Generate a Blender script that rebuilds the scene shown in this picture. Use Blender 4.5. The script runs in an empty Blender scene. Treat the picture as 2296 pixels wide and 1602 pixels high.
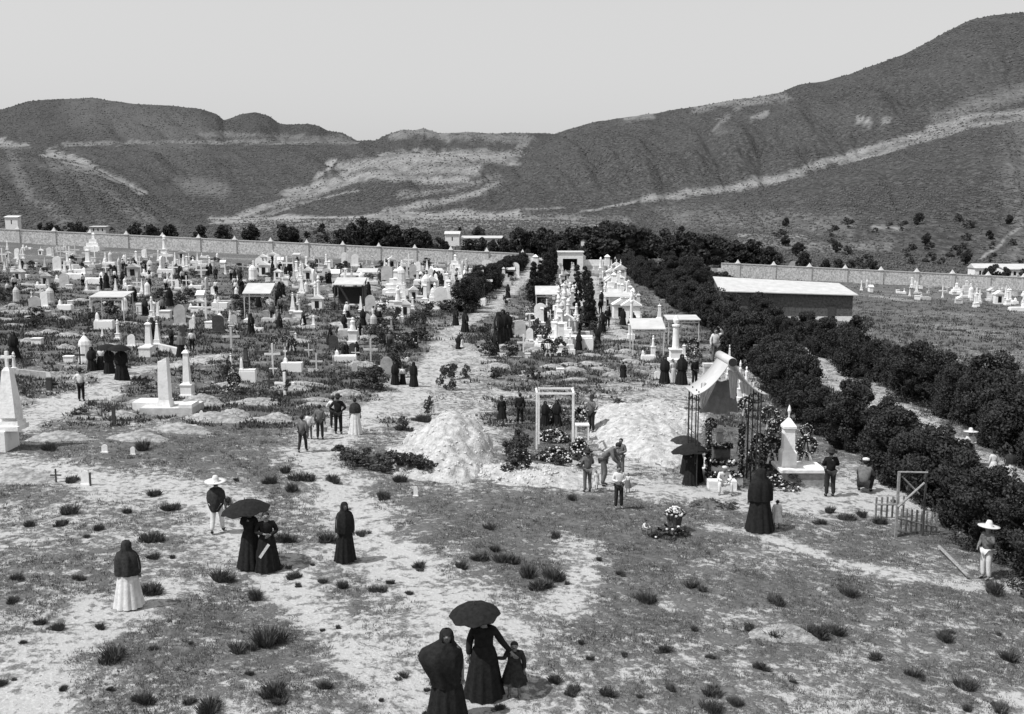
import bpy, bmesh, math, random
import numpy as np
from mathutils import Vector, Matrix, Euler
R = math.radians
sc = bpy.context.scene
# ---------------------------------------------------------------- camera, sky, sun, exposure
HC = 9.0; TH = math.atan(0.1418); F = 2232.3; CT, ST = math.cos(TH), math.sin(TH)
cd = bpy.data.cameras.new('camera'); cam = bpy.data.objects.new('camera', cd)
sc.collection.objects.link(cam); sc.camera = cam
cam.location = (0, 0, HC); cam.rotation_euler = (math.pi / 2 - TH, 0, 0)
cd.sensor_width = 36; cd.lens = 35.0; cd.clip_start = 0.5; cd.clip_end = 20000
SUN_EL, SUN_AZ = 57, -116          # azimuth measured from +Y towards +X
w = bpy.data.worlds.new('World'); sc.world = w; w.use_nodes = True
nt = w.node_tree; nt.nodes.clear()
sky = nt.nodes.new('ShaderNodeTexSky'); sky.sky_type = 'NISHITA'; sky.sun_disc = False
sky.sun_elevation = R(SUN_EL); sky.sun_rotation = R(SUN_AZ); sky.dust_density = 4.0; sky.air_density = 1.6; sky.ozone_density = 1.0
bw = nt.nodes.new('ShaderNodeRGBToBW'); bg = nt.nodes.new('ShaderNodeBackground'); wo = nt.nodes.new('ShaderNodeOutputWorld')
bg.inputs['Strength'].default_value = 0.125
nt.links.new(sky.outputs[0], bw.inputs[0]); pw = nt.nodes.new('ShaderNodeMath'); pw.operation = 'POWER'; pw.inputs[1].default_value = .3; ml = nt.nodes.new('ShaderNodeMath'); ml.operation = 'MULTIPLY'; ml.inputs[1].default_value = 2.6
nt.links.new(bw.outputs[0], pw.inputs[0]); nt.links.new(pw.outputs[0], ml.inputs[0]); nt.links.new(ml.outputs[0], bg.inputs[0]); nt.links.new(bg.outputs[0], wo.inputs[0])
sl = bpy.data.lights.new('sun', 'SUN'); so = bpy.data.objects.new('sun', sl); sc.collection.objects.link(so)
sl.energy = 3.4; sl.angle = R(0.53); sl.color = (1, 1, 1)
sd = Vector((math.sin(R(SUN_AZ)) * math.cos(R(SUN_EL)), math.cos(R(SUN_AZ)) * math.cos(R(SUN_EL)), math.sin(R(SUN_EL))))
so.rotation_euler = sd.to_track_quat('Z', 'Y').to_euler(); so.location = (-20, 0, 60)
vs = sc.view_settings; vs.view_transform = 'Standard'; vs.look = 'None'; vs.exposure = 0.55; vs.gamma = 1.0
# ---------------------------------------------------------------- helpers: picture <-> world
def K(x, y):
    xc = (x - 1148) / F; yc = (801 - y) / F; den = CT + yc * ST
    return xc / den, (yc * CT - ST) / den
def proj(X, Y, Z):
    fy = np.maximum(Y * CT - (Z - HC) * ST, .01); uy = Y * ST + (Z - HC) * CT
    return 1148 + F * X / fy, 801 - F * uy / fy
def vn(x, y, seed=0):
    xi = np.floor(x); yi = np.floor(y); fx = x - xi; fy = y - yi
    fx = fx * fx * (3 - 2 * fx); fy = fy * fy * (3 - 2 * fy)
    def h(a, b):
        s = np.sin(a * 127.1 + b * 311.7 + seed * 74.7) * 43758.5453
        return s - np.floor(s)
    a = h(xi, yi); b = h(xi + 1, yi); c = h(xi, yi + 1); d = h(xi + 1, yi + 1)
    return (a + (b - a) * fx) * (1 - fy) + (c + (d - c) * fx) * fy
def fbm(x, y, o=4, seed=0):
    s = 0; a = .5; t = 0
    for i in range(o):
        s = s + a * vn(x, y, seed + i); t += a; x = x * 2.03 + 17; y = y * 2.03 + 9; a *= .5
    return s / t
FOOT = [(-600, 505), (0, 505), (500, 494), (1150, 489), (1400, 490), (1700, 500), (2000, 508), (2296, 515), (3000, 530)]
RIDGES = [
 ([(-800, 300), (-300, 262), (0, 245), (60, 228), (150, 220), (210, 218), (300, 232), (400, 238), (450, 243), (485, 254), (502, 268), (520, 262), (540, 254), (572, 250), (602, 260), (625, 276), (650, 279), (690, 277), (715, 281), (735, 292), (768, 297), (802, 315), (842, 315), (870, 299), (905, 290), (925, 294), (948, 287), (985, 298), (1060, 296), (1100, 298), (1230, 299), (1400, 320), (2000, 400), (3000, 450)], 3000, 1900, .7),
 ([(-800, 330), (0, 324), (130, 324), (300, 321), (500, 322), (800, 320), (860, 331), (950, 345), (1200, 345), (1400, 400), (3000, 480)], 1750, 760, .6),
 ([(-800, 300), (-200, 325), (0, 335), (90, 340), (140, 350), (210, 378), (300, 422), (380, 462), (450, 495), (520, 520), (3000, 560)], 900, 430, .25),
 ([(-800, 560), (440, 515), (520, 487), (600, 450), (700, 402), (760, 382), (830, 356), (880, 345), (1000, 343), (1090, 341), (1150, 350), (1220, 362), (1400, 430), (3000, 520)], 1250, 680, .35),
 ([(-800, 560), (700, 505), (860, 481), (1000, 443), (1100, 395), (1170, 345), (1215, 318), (1250, 298), (1270, 290), (1340, 273), (1440, 256), (1480, 252), (1550, 238), (1600, 232), (1650, 222), (1750, 206), (1790, 190), (1850, 180), (1900, 165), (1960, 146), (2020, 125), (2060, 104), (2120, 72), (2180, 44), (2230, 30), (2296, 24), (2500, 10), (3000, 60)], 1500, 600, .7),
 ([(-800, 600), (1250, 500), (1320, 478), (1480, 441), (1650, 412), (1800, 377), (1950, 337), (2100, 288), (2200, 258), (2296, 246), (2600, 200), (3000, 180)], 880, 330, .25),
]
def interp(x, pts):
    p = np.array(pts, float); return np.interp(x, p[:, 0], p[:, 1])
def crest_s(k, pts):
    y = np.full_like(k, 400.0)
    for _ in range(3):
        yc = (801 - y) / F; x = 1148 + F * k * (CT + yc * ST); y = interp(x, pts)
    yc = (801 - y) / F
    return (yc * CT - ST) / (CT + yc * ST)
YW = 221.0
def plane(X, Y): return -.047 * X - .0095 * Y
def hgt(X, Y):
    X = np.asarray(X, float); Y = np.asarray(Y, float)
    zn = plane(X, Y) + (fbm(X / 5.5, Y / 5.5, 3, 3) - .5) * .38 * np.clip(Y / 25, .3, 1) + (fbm(X / 1.3, Y / 1.3, 2, 8) - .5) * .10
    if not np.any(Y > YW): return zn
    Ys = np.maximum(Y, 1.0); k = np.clip(X / Ys, -.95, .95)
    sf = crest_s(k, FOOT)
    z1 = plane(k * YW, YW); t = np.clip((Y - YW) / 429.0, 0, 1)
    zf = z1 + (HC + 650 * sf - z1) * t + np.maximum(Y - 650, 0) * sf
    zb = zf.copy()
    for pts, Yc, Yf, g in RIDGES:
        s = crest_s(k, pts); zc = HC + Yc * s
        tf = np.clip((Yf - YW) / 429.0, 0, 1)
        zfk = z1 + (HC + 650 * sf - z1) * tf + max(Yf - 650, 0) * sf
        t = (Y - Yf) / (Yc - Yf)
        tt = np.clip(t, 0, 1)
        gul = (np.abs(fbm(k * 26 + Y * .0025, Y / 520, 4, Yc) - .5) * 2 - .35) * g * 30 * tt * (1 - tt) * 4
        gul = gul + (fbm(X / 60, Y / 60, 4, Yc + 5) - .5) * 9 * g * np.minimum(1, 4 * tt)
        z = zfk + (zc - zfk) * tt * (1.12 - .12 * tt) + gul
        z = np.where(t > 1, zc + gul - (Y - Yc) * .30, z)
        z = np.where(t < 0, zb - 50, z)
        zf = np.maximum(zf, z)
    zf = zf + (fbm(X / 14, Y / 14, 3, 21) - .5) * 1.2 * np.clip((Y - 240) / 100, 0, 1)
    m = np.clip((Y - YW) / 12, 0, 1)
    return zn * (1 - m) + zf * m
def gp(x, y):
    k, s = K(x, y)
    Y = HC / (-s - .047 * k - .0095) if (-s - .047 * k - .0095) > .02 else 400
    if Y <= 235:
        for _ in range(4):
            z = float(hgt(k * Y, Y)); Y = (z - HC) / s
        return Vector((k * Y, Y, float(hgt(k * Y, Y))))
    Ys = np.linspace(226, 3200, 4000); z = hgt(k * Ys, Ys) - (HC + s * Ys)
    i = int(np.argmax(z > 0)); Y = float(Ys[i])
    return Vector((k * Y, Y, float(hgt(np.array([k * Y]), np.array([Y]))[0])))
def zat(y, Y): return HC + Y * K(1148, y)[1]
def gz(x, y): return float(hgt(x, y))
# ---------------------------------------------------------------- materials (the photograph is black and white)
def mat(name, a, b=None, scale=3.0, rough=.85, bump=0.0, bscale=None, detail=6, spec=.2, thr=(.35, .65)):
    m = bpy.data.materials.new(name); m.use_nodes = True; n = m.node_tree; P = n.nodes['Principled BSDF']
    P.inputs['Roughness'].default_value = rough; P.inputs['Specular IOR Level'].default_value = spec
    if b is None: b = a
    tc = n.nodes.new('ShaderNodeTexCoord'); no = n.nodes.new('ShaderNodeTexNoise'); cr = n.nodes.new('ShaderNodeValToRGB')
    no.inputs['Scale'].default_value = scale; no.inputs['Detail'].default_value = detail; no.inputs['Roughness'].default_value = .65
    cr.color_ramp.elements[0].position = thr[0]; cr.color_ramp.elements[1].position = thr[1]
    cr.color_ramp.elements[0].color = (a, a, a, 1); cr.color_ramp.elements[1].color = (b, b, b, 1)
    n.links.new(tc.outputs['Object'], no.inputs['Vector']); n.links.new(no.outputs['Fac'], cr.inputs['Fac']); n.links.new(cr.outputs['Color'], P.inputs['Base Color'])
    if bump:
        bp = n.nodes.new('ShaderNodeBump'); bp.inputs['Strength'].default_value = bump; bp.inputs['Distance'].default_value = .05
        n2 = n.nodes.new('ShaderNodeTexNoise'); n2.inputs['Scale'].default_value = bscale or scale * 4; n2.inputs['Detail'].default_value = 5
        n.links.new(tc.outputs['Object'], n2.inputs['Vector']); n.links.new(n2.outputs['Fac'], bp.inputs['Height']); n.links.new(bp.outputs['Normal'], P.inputs['Normal'])
    return m
M = {}
M['white'] = mat('whitewashed_masonry', .50, .74, 2.2, .8, .25, 12, thr=(.25, .5))
M['pale'] = mat('pale_stone', .38, .56, 3, .85, .3, 14)
M['grey'] = mat('grey_stone', .22, .36, 5, .9, .4, 18)
M['sheet'] = mat('painted_sheet_roof', .40, .50, 1.2, .55, .15, 6)
M['wallstone'] = mat('rubble_masonry', .30, .62, 3.4, .95, .6, 5, thr=(.38, .6))
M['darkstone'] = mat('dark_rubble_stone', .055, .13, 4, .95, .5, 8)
M['black'] = mat('black_cloth', .010, .020, 14, .9, .2, 30, spec=.1)
M['dark'] = mat('dark_cloth', .018, .04, 12, .9, .2, 30, spec=.1)
M['drape'] = mat('grey_drape', .16, .24, 6, .9, .2, 20)
M['midcloth'] = mat('grey_cloth', .09, .15, 12, .9, .2, 30, spec=.1)
M['lightcloth'] = mat('light_cloth', .46, .62, 8, .9, .2, 20, spec=.1)
M['skin'] = mat('skin', .15, .2, 10, .6)
M['hair'] = mat('black_hair', .012, .02, 30, .6)
M['straw'] = mat('straw_hat_weave', .45, .6, 30, .8, .3, 60)
M['wood'] = mat('weathered_wood', .16, .32, 12, .85, .3, 30)
M['darkwood'] = mat('dark_wood', .04, .08, 12, .85, .3, 30)
M['iron'] = mat('iron', .02, .04, 20, .6)
M['leaf'] = mat('dark_foliage', .014, .055, 1.1, .75, spec=.15)
M['leaf2'] = mat('scrub_foliage', .035, .11, 1.6, .85, spec=.1)
M['shrubleaf'] = mat('tufted_shrub_leaves', .04, .13, 6, .9, spec=.1)
M['bark'] = mat('bark', .06, .12, 9, .95, .5, 20)
M['grass'] = mat('dry_grass_blades', .04, .15, .9, .9, spec=.1)
M['petal'] = mat('white_petals', .5, .68, 10, .8)
M['dirt'] = mat('dug_earth', .20, .52, 3.5, .98, 1.0, 16, thr=(.30, .66))
M['gravesoil'] = mat('grave_soil', .13, .42, 4.5, .98, 1.0, 16, thr=(.34, .66))
M['dirtdark'] = mat('dark_earth', .07, .14, 3, .98, .8, 9)
M['void'] = mat('dark_opening', .01, .012)
M['tile'] = mat('roof_tiles', .18, .3, 6, .9, .5, 20)
# ---------------------------------------------------------------- objects
COL = sc.collection
def link(name, me, parent=None):
    o = bpy.data.objects.new(name, me); COL.objects.link(o)
    if parent is not None: o.parent = parent
    return o
def thing(name, label, cat, loc=(0, 0, 0), rz=0, group=None, s=1, me=None):
    o = link(name, me); o.location = loc; o.rotation_euler = (0, 0, rz); o.scale = (s, s, s)
    o['label'] = label; o['category'] = cat
    if group: o['group'] = group
    return o
class MB:
    def __init__(s): s.v = []; s.f = []; s.m = []; s.cur = 0
    def add(s, vs, fs):
        o = len(s.v); s.v += [tuple(v) for v in vs]; s.f += [tuple(i + o for i in f) for f in fs]; s.m += [s.cur] * len(fs); return s
    def box(s, c, d, rz=0, t=1.0, tilt=None):
        x, y, z = d[0] / 2, d[1] / 2, d[2] / 2
        P = [(-x, -y, -z), (x, -y, -z), (x, y, -z), (-x, y, -z), (-x * t, -y * t, z), (x * t, -y * t, z), (x * t, y * t, z), (-x * t, y * t, z)]
        m = Matrix.Rotation(rz, 3, 'Z')
        if tilt: m = m @ Euler(tilt).to_matrix()
        return s.add([m @ Vector(p) + Vector(c) for p in P], [(0, 3, 2, 1), (4, 5, 6, 7), (0, 1, 5, 4), (1, 2, 6, 5), (2, 3, 7, 6), (3, 0, 4, 7)])
    def bb(s, x0, x1, y0, y1, z0, z1, t=1): return s.box(((x0 + x1) / 2, (y0 + y1) / 2, (z0 + z1) / 2), (x1 - x0, y1 - y0, z1 - z0), 0, t)
    def lathe(s, prof, n=12, c=(0, 0, 0), rot=0, sy=1, wob=0, fn=None):
        vs = []; fs = []
        for i, (r, z) in enumerate(prof):
            for j in range(n):
                a = rot + 2 * math.pi * j / n; rr = r * (fn(a, i, z) if fn else 1)
                vs.append((c[0] + rr * math.cos(a), c[1] + rr * math.sin(a) * sy, c[2] + z))
        L = len(prof)
        for i in range(L - 1):
            for j in range(n): fs.append((i * n + j, i * n + (j + 1) % n, (i + 1) * n + (j + 1) % n, (i + 1) * n + j))
        fs.append(tuple(range(n - 1, -1, -1))); fs.append(tuple((L - 1) * n + j for j in range(n)))
        return s.add(vs, fs)
    def sq(s, prof, c=(0, 0, 0)): # square section: prof of half widths
        return s.lathe([(r * 1.41421, z) for r, z in prof], 4, c, math.pi / 4)
    def tube(s, pts, r, n=6):
        pts = [Vector(p) for p in pts]; rs = r if isinstance(r, (list, tuple)) else [r] * len(pts); vs = []; fs = []
        for i, p in enumerate(pts):
            d = (pts[min(i + 1, len(pts) - 1)] - pts[max(i - 1, 0)]).normalized()
            a = d.cross(Vector((0, 0, 1)) if abs(d.z) < .9 else Vector((1, 0, 0))).normalized(); b = d.cross(a)
            for j in range(n):
                t = 2 * math.pi * j / n; vs.append(p + (a * math.cos(t) + b * math.sin(t)) * rs[i])
        for i in range(len(pts) - 1):
            for j in range(n): fs.append((i * n + j, (i + 1) * n + j, (i + 1) * n + (j + 1) % n, i * n + (j + 1) % n))
        fs.append(tuple(range(n))); fs.append(tuple((len(pts) - 1) * n + j for j in range(n - 1, -1, -1)))
        return s.add(vs, fs)
    def ball(s, c, r, n=8, m=5, sx=1, sy=1, sz=1):
        prof = [(max(math.sin(math.pi * i / m), .02), -math.cos(math.pi * i / m)) for i in range(m + 1)]
        o = len(s.v); s.lathe(prof, n)
        for i in range(o, len(s.v)):
            v = s.v[i]; s.v[i] = (c[0] + v[0] * r * sx, c[1] + v[1] * r * sy, c[2] + v[2] * r * sz)
        return s
    def torus(s, c, R_, r, nx=20, n=6, axis='y', arc=2 * math.pi):
        vs = []; fs = []
        for i in range(nx):
            a = arc * i / nx
            for j in range(n):
                b = 2 * math.pi * j / n; q = R_ + r * math.cos(b); h = r * math.sin(b)
                vs.append((c[0] + q * math.cos(a), c[1] + h, c[2] + q * math.sin(a)))
        for i in range(nx):
            for j in range(n): fs.append((i * n + j, ((i + 1) % nx) * n + j, ((i + 1) % nx) * n + (j + 1) % n, i * n + (j + 1) % n))
        return s.add(vs, fs)
    def mesh(s, name, mats, smooth=False):
        me = bpy.data.meshes.new(name); me.from_pydata(s.v, [], s.f)
        for m in (mats if isinstance(mats, (list, tuple)) else [mats]): me.materials.append(M[m])
        me.polygons.foreach_set('material_index', s.m)
        if smooth: me.polygons.foreach_set('use_smooth', [True] * len(me.polygons))
        me.update(); return me
    def obj(s, name, mats, parent=None, smooth=False): return link(name, s.mesh(name, mats, smooth), parent)
def npmesh(name, V, Fq, mats, nv=3, mi=None, smooth=False):
    me = bpy.data.meshes.new(name); V = np.asarray(V, np.float32); Fq = np.asarray(Fq, np.int32)
    me.vertices.add(len(V)); me.vertices.foreach_set('co', V.ravel())
    me.loops.add(Fq.size); me.loops.foreach_set('vertex_index', Fq.ravel())
    me.polygons.add(len(Fq)); me.polygons.foreach_set('loop_start', np.arange(0, Fq.size, nv, dtype=np.int32))
    me.polygons.foreach_set('loop_total', np.full(len(Fq), nv, np.int32))
    for m in (mats if isinstance(mats, (list, tuple)) else [mats]): me.materials.append(M[m] if isinstance(m, str) else m)
    if smooth: me.polygons.foreach_set('use_smooth', np.ones(len(Fq), bool))
    me.update(calc_edges=True); return me
rnd = random.Random(7); rg = np.random.default_rng(7)
# ---------------------------------------------------------------- the ground and the hills: one height field
VEG = """6665666665466268535566888666
6666545667751187644555888555
5324566777751667642222888855
6326554667422134321145888855
5234347752411383112458888888
6443256721410166101566588888
7656765526311265101666588888
3345565716884353112664427888
5412154541431432123135211588
4411312531566666653221001588
2234514540457677766654223578
1223311242456777787665566767
2344321222025673777633465566
4454423112113682666435643335
5443355134432473665566666666
3333366513443223654655655465
2312455531233124555434654435
3315556652233213554455544544
3336554653232223433334445444
1124545543222222333433444434
0134442433222222334533244432
0123332322222211234443113221""".split('\n')
VG = np.array([[int(c) for c in r] for r in VEG], float) / 9
PATHS = [([(1205, 588), (1160, 640), (1090, 700), (1015, 738), (985, 795), (950, 850), (880, 905), (770, 965), (706, 1010), (712, 1060), (770, 1110), (815, 1190), (890, 1260), (975, 1330), (1010, 1400), (1040, 1500), (1060, 1590)], 1.0),
 ([(20, 1640), (60, 1540), (110, 1460), (180, 1415), (270, 1375), (360, 1330)], .75),
 ([(470, 1130), (520, 1200), (600, 1285), (660, 1345), (760, 1430), (860, 1500), (960, 1580)], .6),
 ([(1600, 1180), (1750, 1212), (1850, 1250), (2000, 1285), (2150, 1310), (2300, 1318)], .38),
 ([(-50, 1035), (150, 1062), (300, 1095), (430, 1105), (500, 1130)], 1.0),
 ([(480, 800), (410, 815), (300, 830), (255, 850), (230, 880), (140, 905), (40, 960)], .9),
 ([(1400, 760), (1360, 720), (1340, 680), (1330, 620)], .8),
 ([(1380, 1085), (1600, 1110), (1800, 1120), (1980, 1120), (2060, 1140)], 1.3),
 ([(1290, 1215), (1310, 1290), (1270, 1350)], .6)]
AVENUE = [(1575, 600), (1600, 640), (1650, 690), (1700, 735), (1790, 785), (1860, 825), (1935, 880), (2030, 935), (2120, 995), (2210, 1050), (2330, 1120), (2500, 1240)]
def wline(pts, n=60):
    P = [gp(x, y) for x, y in pts]; return [(p.x, p.y) for p in P]
def dline(X, Y, pl):
    d = np.full(X.shape, 1e9)
    for (x0, y0), (x1, y1) in zip(pl[:-1], pl[1:]):
        dx, dy = x1 - x0, y1 - y0; t = np.clip(((X - x0) * dx + (Y - y0) * dy) / (dx * dx + dy * dy + 1e-9), 0, 1)
        d = np.minimum(d, np.hypot(X - x0 - t * dx, Y - y0 - t * dy))
    return d
WP = [(wline(p), w_) for p, w_ in PATHS]; WA = wline(AVENUE)
def pathd(X, Y):
    m = np.zeros(X.shape)
    wob = 1 + (fbm(X / 1.1, Y / 1.1, 3, 31) - .5) * 1.6
    for pl, w_ in WP + [(WA, 2.2)]:
        d = dline(X, Y, pl) / (w_ * wob); m = np.maximum(m, np.clip(1.6 - d, 0, 1) * .9)
    return m
def vegmap(X, Y):
    xi, yi = proj(X, Y, plane(X, Y))
    gx = np.clip((xi - 41) / 82, 0, 26.999); gy = np.clip((yi - 760) / 40, 0, 20.999)
    jx = (fbm(X / 2.0, Y / 2.0, 3, 41) - .5) * 1.1; jy = (fbm(X / 2.0, Y / 2.0, 3, 47) - .5) * 1.1
    gx = np.clip(gx + jx, 0, 26.999); gy = np.clip(gy + jy, 0, 20.999)
    i = gx.astype(int); j = gy.astype(int); fx = gx - i; fy = gy - j
    v = (VG[j, i] * (1 - fx) + VG[j, i + 1] * fx) * (1 - fy) + (VG[j + 1, i] * (1 - fx) + VG[j + 1, i + 1] * fx) * fy
    far = np.clip((790 - yi) / 60, 0, 1)
    vf = .74 + (fbm(X / 7, Y / 7, 4, 51) - .5) * 1.1
    v = v * (1 - far) + vf * far
    v = np.where(yi > 1130, v * .80 + .06, v)
    p = pathd(X, Y)
    return np.clip((v * .88 + .09) * (1 - .8 * p), 0, 1), p
PALES = [([(1450, 449), (1600, 426), (1750, 396), (1900, 350), (2050, 304), (2200, 262), (2400, 250)], 7, .8),  # pale bare patches, plus sunlit brightness of the crests put into the colour
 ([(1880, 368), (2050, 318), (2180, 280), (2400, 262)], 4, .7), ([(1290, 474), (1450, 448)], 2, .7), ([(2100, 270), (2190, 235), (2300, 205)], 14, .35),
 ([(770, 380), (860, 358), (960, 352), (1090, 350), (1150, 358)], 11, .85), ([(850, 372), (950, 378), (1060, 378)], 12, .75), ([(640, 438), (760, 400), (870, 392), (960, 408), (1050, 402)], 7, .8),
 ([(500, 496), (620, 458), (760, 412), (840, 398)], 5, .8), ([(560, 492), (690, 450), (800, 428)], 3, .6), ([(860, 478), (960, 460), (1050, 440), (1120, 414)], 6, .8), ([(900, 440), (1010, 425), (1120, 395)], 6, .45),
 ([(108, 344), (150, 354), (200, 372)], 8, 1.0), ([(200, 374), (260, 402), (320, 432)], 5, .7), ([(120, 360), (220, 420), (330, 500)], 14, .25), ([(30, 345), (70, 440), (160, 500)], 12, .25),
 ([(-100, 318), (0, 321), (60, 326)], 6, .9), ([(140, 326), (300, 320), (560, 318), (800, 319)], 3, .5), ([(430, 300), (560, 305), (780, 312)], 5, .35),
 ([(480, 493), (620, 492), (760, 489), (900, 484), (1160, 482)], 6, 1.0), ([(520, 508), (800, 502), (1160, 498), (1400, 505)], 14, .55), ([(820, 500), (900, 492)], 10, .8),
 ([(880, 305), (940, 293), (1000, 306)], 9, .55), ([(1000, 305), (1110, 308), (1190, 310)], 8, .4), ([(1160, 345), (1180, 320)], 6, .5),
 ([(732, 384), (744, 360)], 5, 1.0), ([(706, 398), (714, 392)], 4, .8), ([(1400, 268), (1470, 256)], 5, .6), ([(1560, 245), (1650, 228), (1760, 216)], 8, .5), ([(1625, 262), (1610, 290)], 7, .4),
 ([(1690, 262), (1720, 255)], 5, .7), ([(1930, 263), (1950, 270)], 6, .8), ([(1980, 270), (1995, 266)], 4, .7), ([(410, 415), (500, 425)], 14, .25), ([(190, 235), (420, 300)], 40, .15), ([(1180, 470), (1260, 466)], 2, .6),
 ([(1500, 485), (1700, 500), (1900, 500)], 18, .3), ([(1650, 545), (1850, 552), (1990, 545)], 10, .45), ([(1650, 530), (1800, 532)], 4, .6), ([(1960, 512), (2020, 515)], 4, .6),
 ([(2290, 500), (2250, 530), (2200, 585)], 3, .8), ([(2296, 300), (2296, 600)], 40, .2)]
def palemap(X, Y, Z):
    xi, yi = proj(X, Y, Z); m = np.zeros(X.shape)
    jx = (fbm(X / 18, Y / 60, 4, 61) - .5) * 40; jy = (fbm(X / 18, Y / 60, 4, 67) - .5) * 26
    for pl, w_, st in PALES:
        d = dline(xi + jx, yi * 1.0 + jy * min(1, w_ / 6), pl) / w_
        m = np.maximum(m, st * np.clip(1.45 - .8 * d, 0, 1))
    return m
uf = np.linspace(-.60, .60, 920)
us = np.concatenate([[-90, -30, -10, -4, -2, -1.3, -1.0, -.85, -.75, -.67], uf, [.67, .75, .85, 1.0, 1.3, 2, 4, 10, 30, 90]])
Yr = np.concatenate([[-400, -150, -50, -10, 3, 8, 12], 14 * (YW / 14) ** (np.linspace(0, 1, 560)), (YW + 1.5) * (900 / YW) ** (np.linspace(0, 1, 170)), np.linspace(915, 3300, 130), [3600, 4200, 5200, 7000]])
UU, YY = np.meshgrid(us, Yr); XX = np.clip(UU * np.maximum(YY, 13), -6500, 6500)
ZZ = hgt(XX, YY)
vegA, pth = vegmap(XX, np.maximum(YY, 5)); far = YY > YW + .5
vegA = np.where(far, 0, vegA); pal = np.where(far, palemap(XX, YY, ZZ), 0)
VV = np.stack([XX, YY, ZZ], -1).reshape(-1, 3)
nr, nc = YY.shape; idx = np.arange(nr * nc).reshape(nr, nc)
FQ = np.stack([idx[:-1, :-1], idx[:-1, 1:], idx[1:, 1:], idx[1:, :-1]], -1).reshape(-1, 4)
fp = pth[:-1, :-1].ravel() > .5; fY = YY[:-1, :-1].ravel()
def gmat():
    m = bpy.data.materials.new('sandy_ground_with_dry_grass'); m.use_nodes = True; n = m.node_tree; P = n.nodes['Principled BSDF']; L = n.links.new
    P.inputs['Roughness'].default_value = .97; P.inputs['Specular IOR Level'].default_value = .1
    at = n.nodes.new('ShaderNodeAttribute'); at.attribute_name = 'veg'; tc = n.nodes.new('ShaderNodeTexCoord')
    def noise(s, d, r=.6):
        q = n.nodes.new('ShaderNodeTexNoise'); q.inputs['Scale'].default_value = s; q.inputs['Detail'].default_value = d; q.inputs['Roughness'].default_value = r; L(tc.outputs['Object'], q.inputs['Vector']); return q.outputs['Fac']
    def mth(op, a, b, cl=False):
        q = n.nodes.new('ShaderNodeMath'); q.operation = op; q.use_clamp = cl
        for i, v in enumerate((a, b)):
            if isinstance(v, (int, float)): q.inputs[i].default_value = v
            else: L(v, q.inputs[i])
        return q.outputs[0]
    def mixc(f, a, b):
        q = n.nodes.new('ShaderNodeMix'); q.data_type = 'RGBA'; L(f, q.inputs[0])
        for i, v in ((6, a), (7, b)):
            if isinstance(v, (int, float)): q.inputs[i].default_value = (v, v, v, 1)
            else: L(v, q.inputs[i])
        return q.outputs[2]
    n1 = noise(1.1, 8, .74); n2 = noise(4.2, 7, .7); n3 = noise(.28, 4); n4 = noise(16, 4, .7)
    s = mth('ADD', mth('MULTIPLY', mth('SUBTRACT', n1, .5), 4.2), mth('MULTIPLY', mth('SUBTRACT', n2, .5), 6.5))
    s = mth('ADD', s, mth('MULTIPLY', mth('SUBTRACT', n4, .5), 2.0))
    f = mth('ADD', mth('MULTIPLY', mth('SUBTRACT', at.outputs['Fac'], .34), 2.5), s)
    lo = mth('ADD', mth('MULTIPLY', f, 1.0), .40, True)
    soil = mixc(mth('MULTIPLY', mth('SUBTRACT', n1, .3), 2.4, True), .42, .62)
    soil = mixc(mth('MULTIPLY', mth('SUBTRACT', n4, .48), 5.0, True), .36, soil)
    soil2 = mixc(mth('MULTIPLY', at.outputs['Fac'], 1.3, True), soil, .40)
    gr = mixc(mth('MULTIPLY', mth('SUBTRACT', n2, .35), 3.2, True), .045, .15)
    L(mixc(lo, soil2, gr), P.inputs['Base Color'])
    bp = n.nodes.new('ShaderNodeBump'); bp.inputs['Strength'].default_value = .75; bp.inputs['Distance'].default_value = .12
    L(mth('ADD', mth('MULTIPLY', n2, 1.0), mth('MULTIPLY', lo, .5)), bp.inputs['Height']); L(bp.outputs['Normal'], P.inputs['Normal'])
    return m
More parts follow.
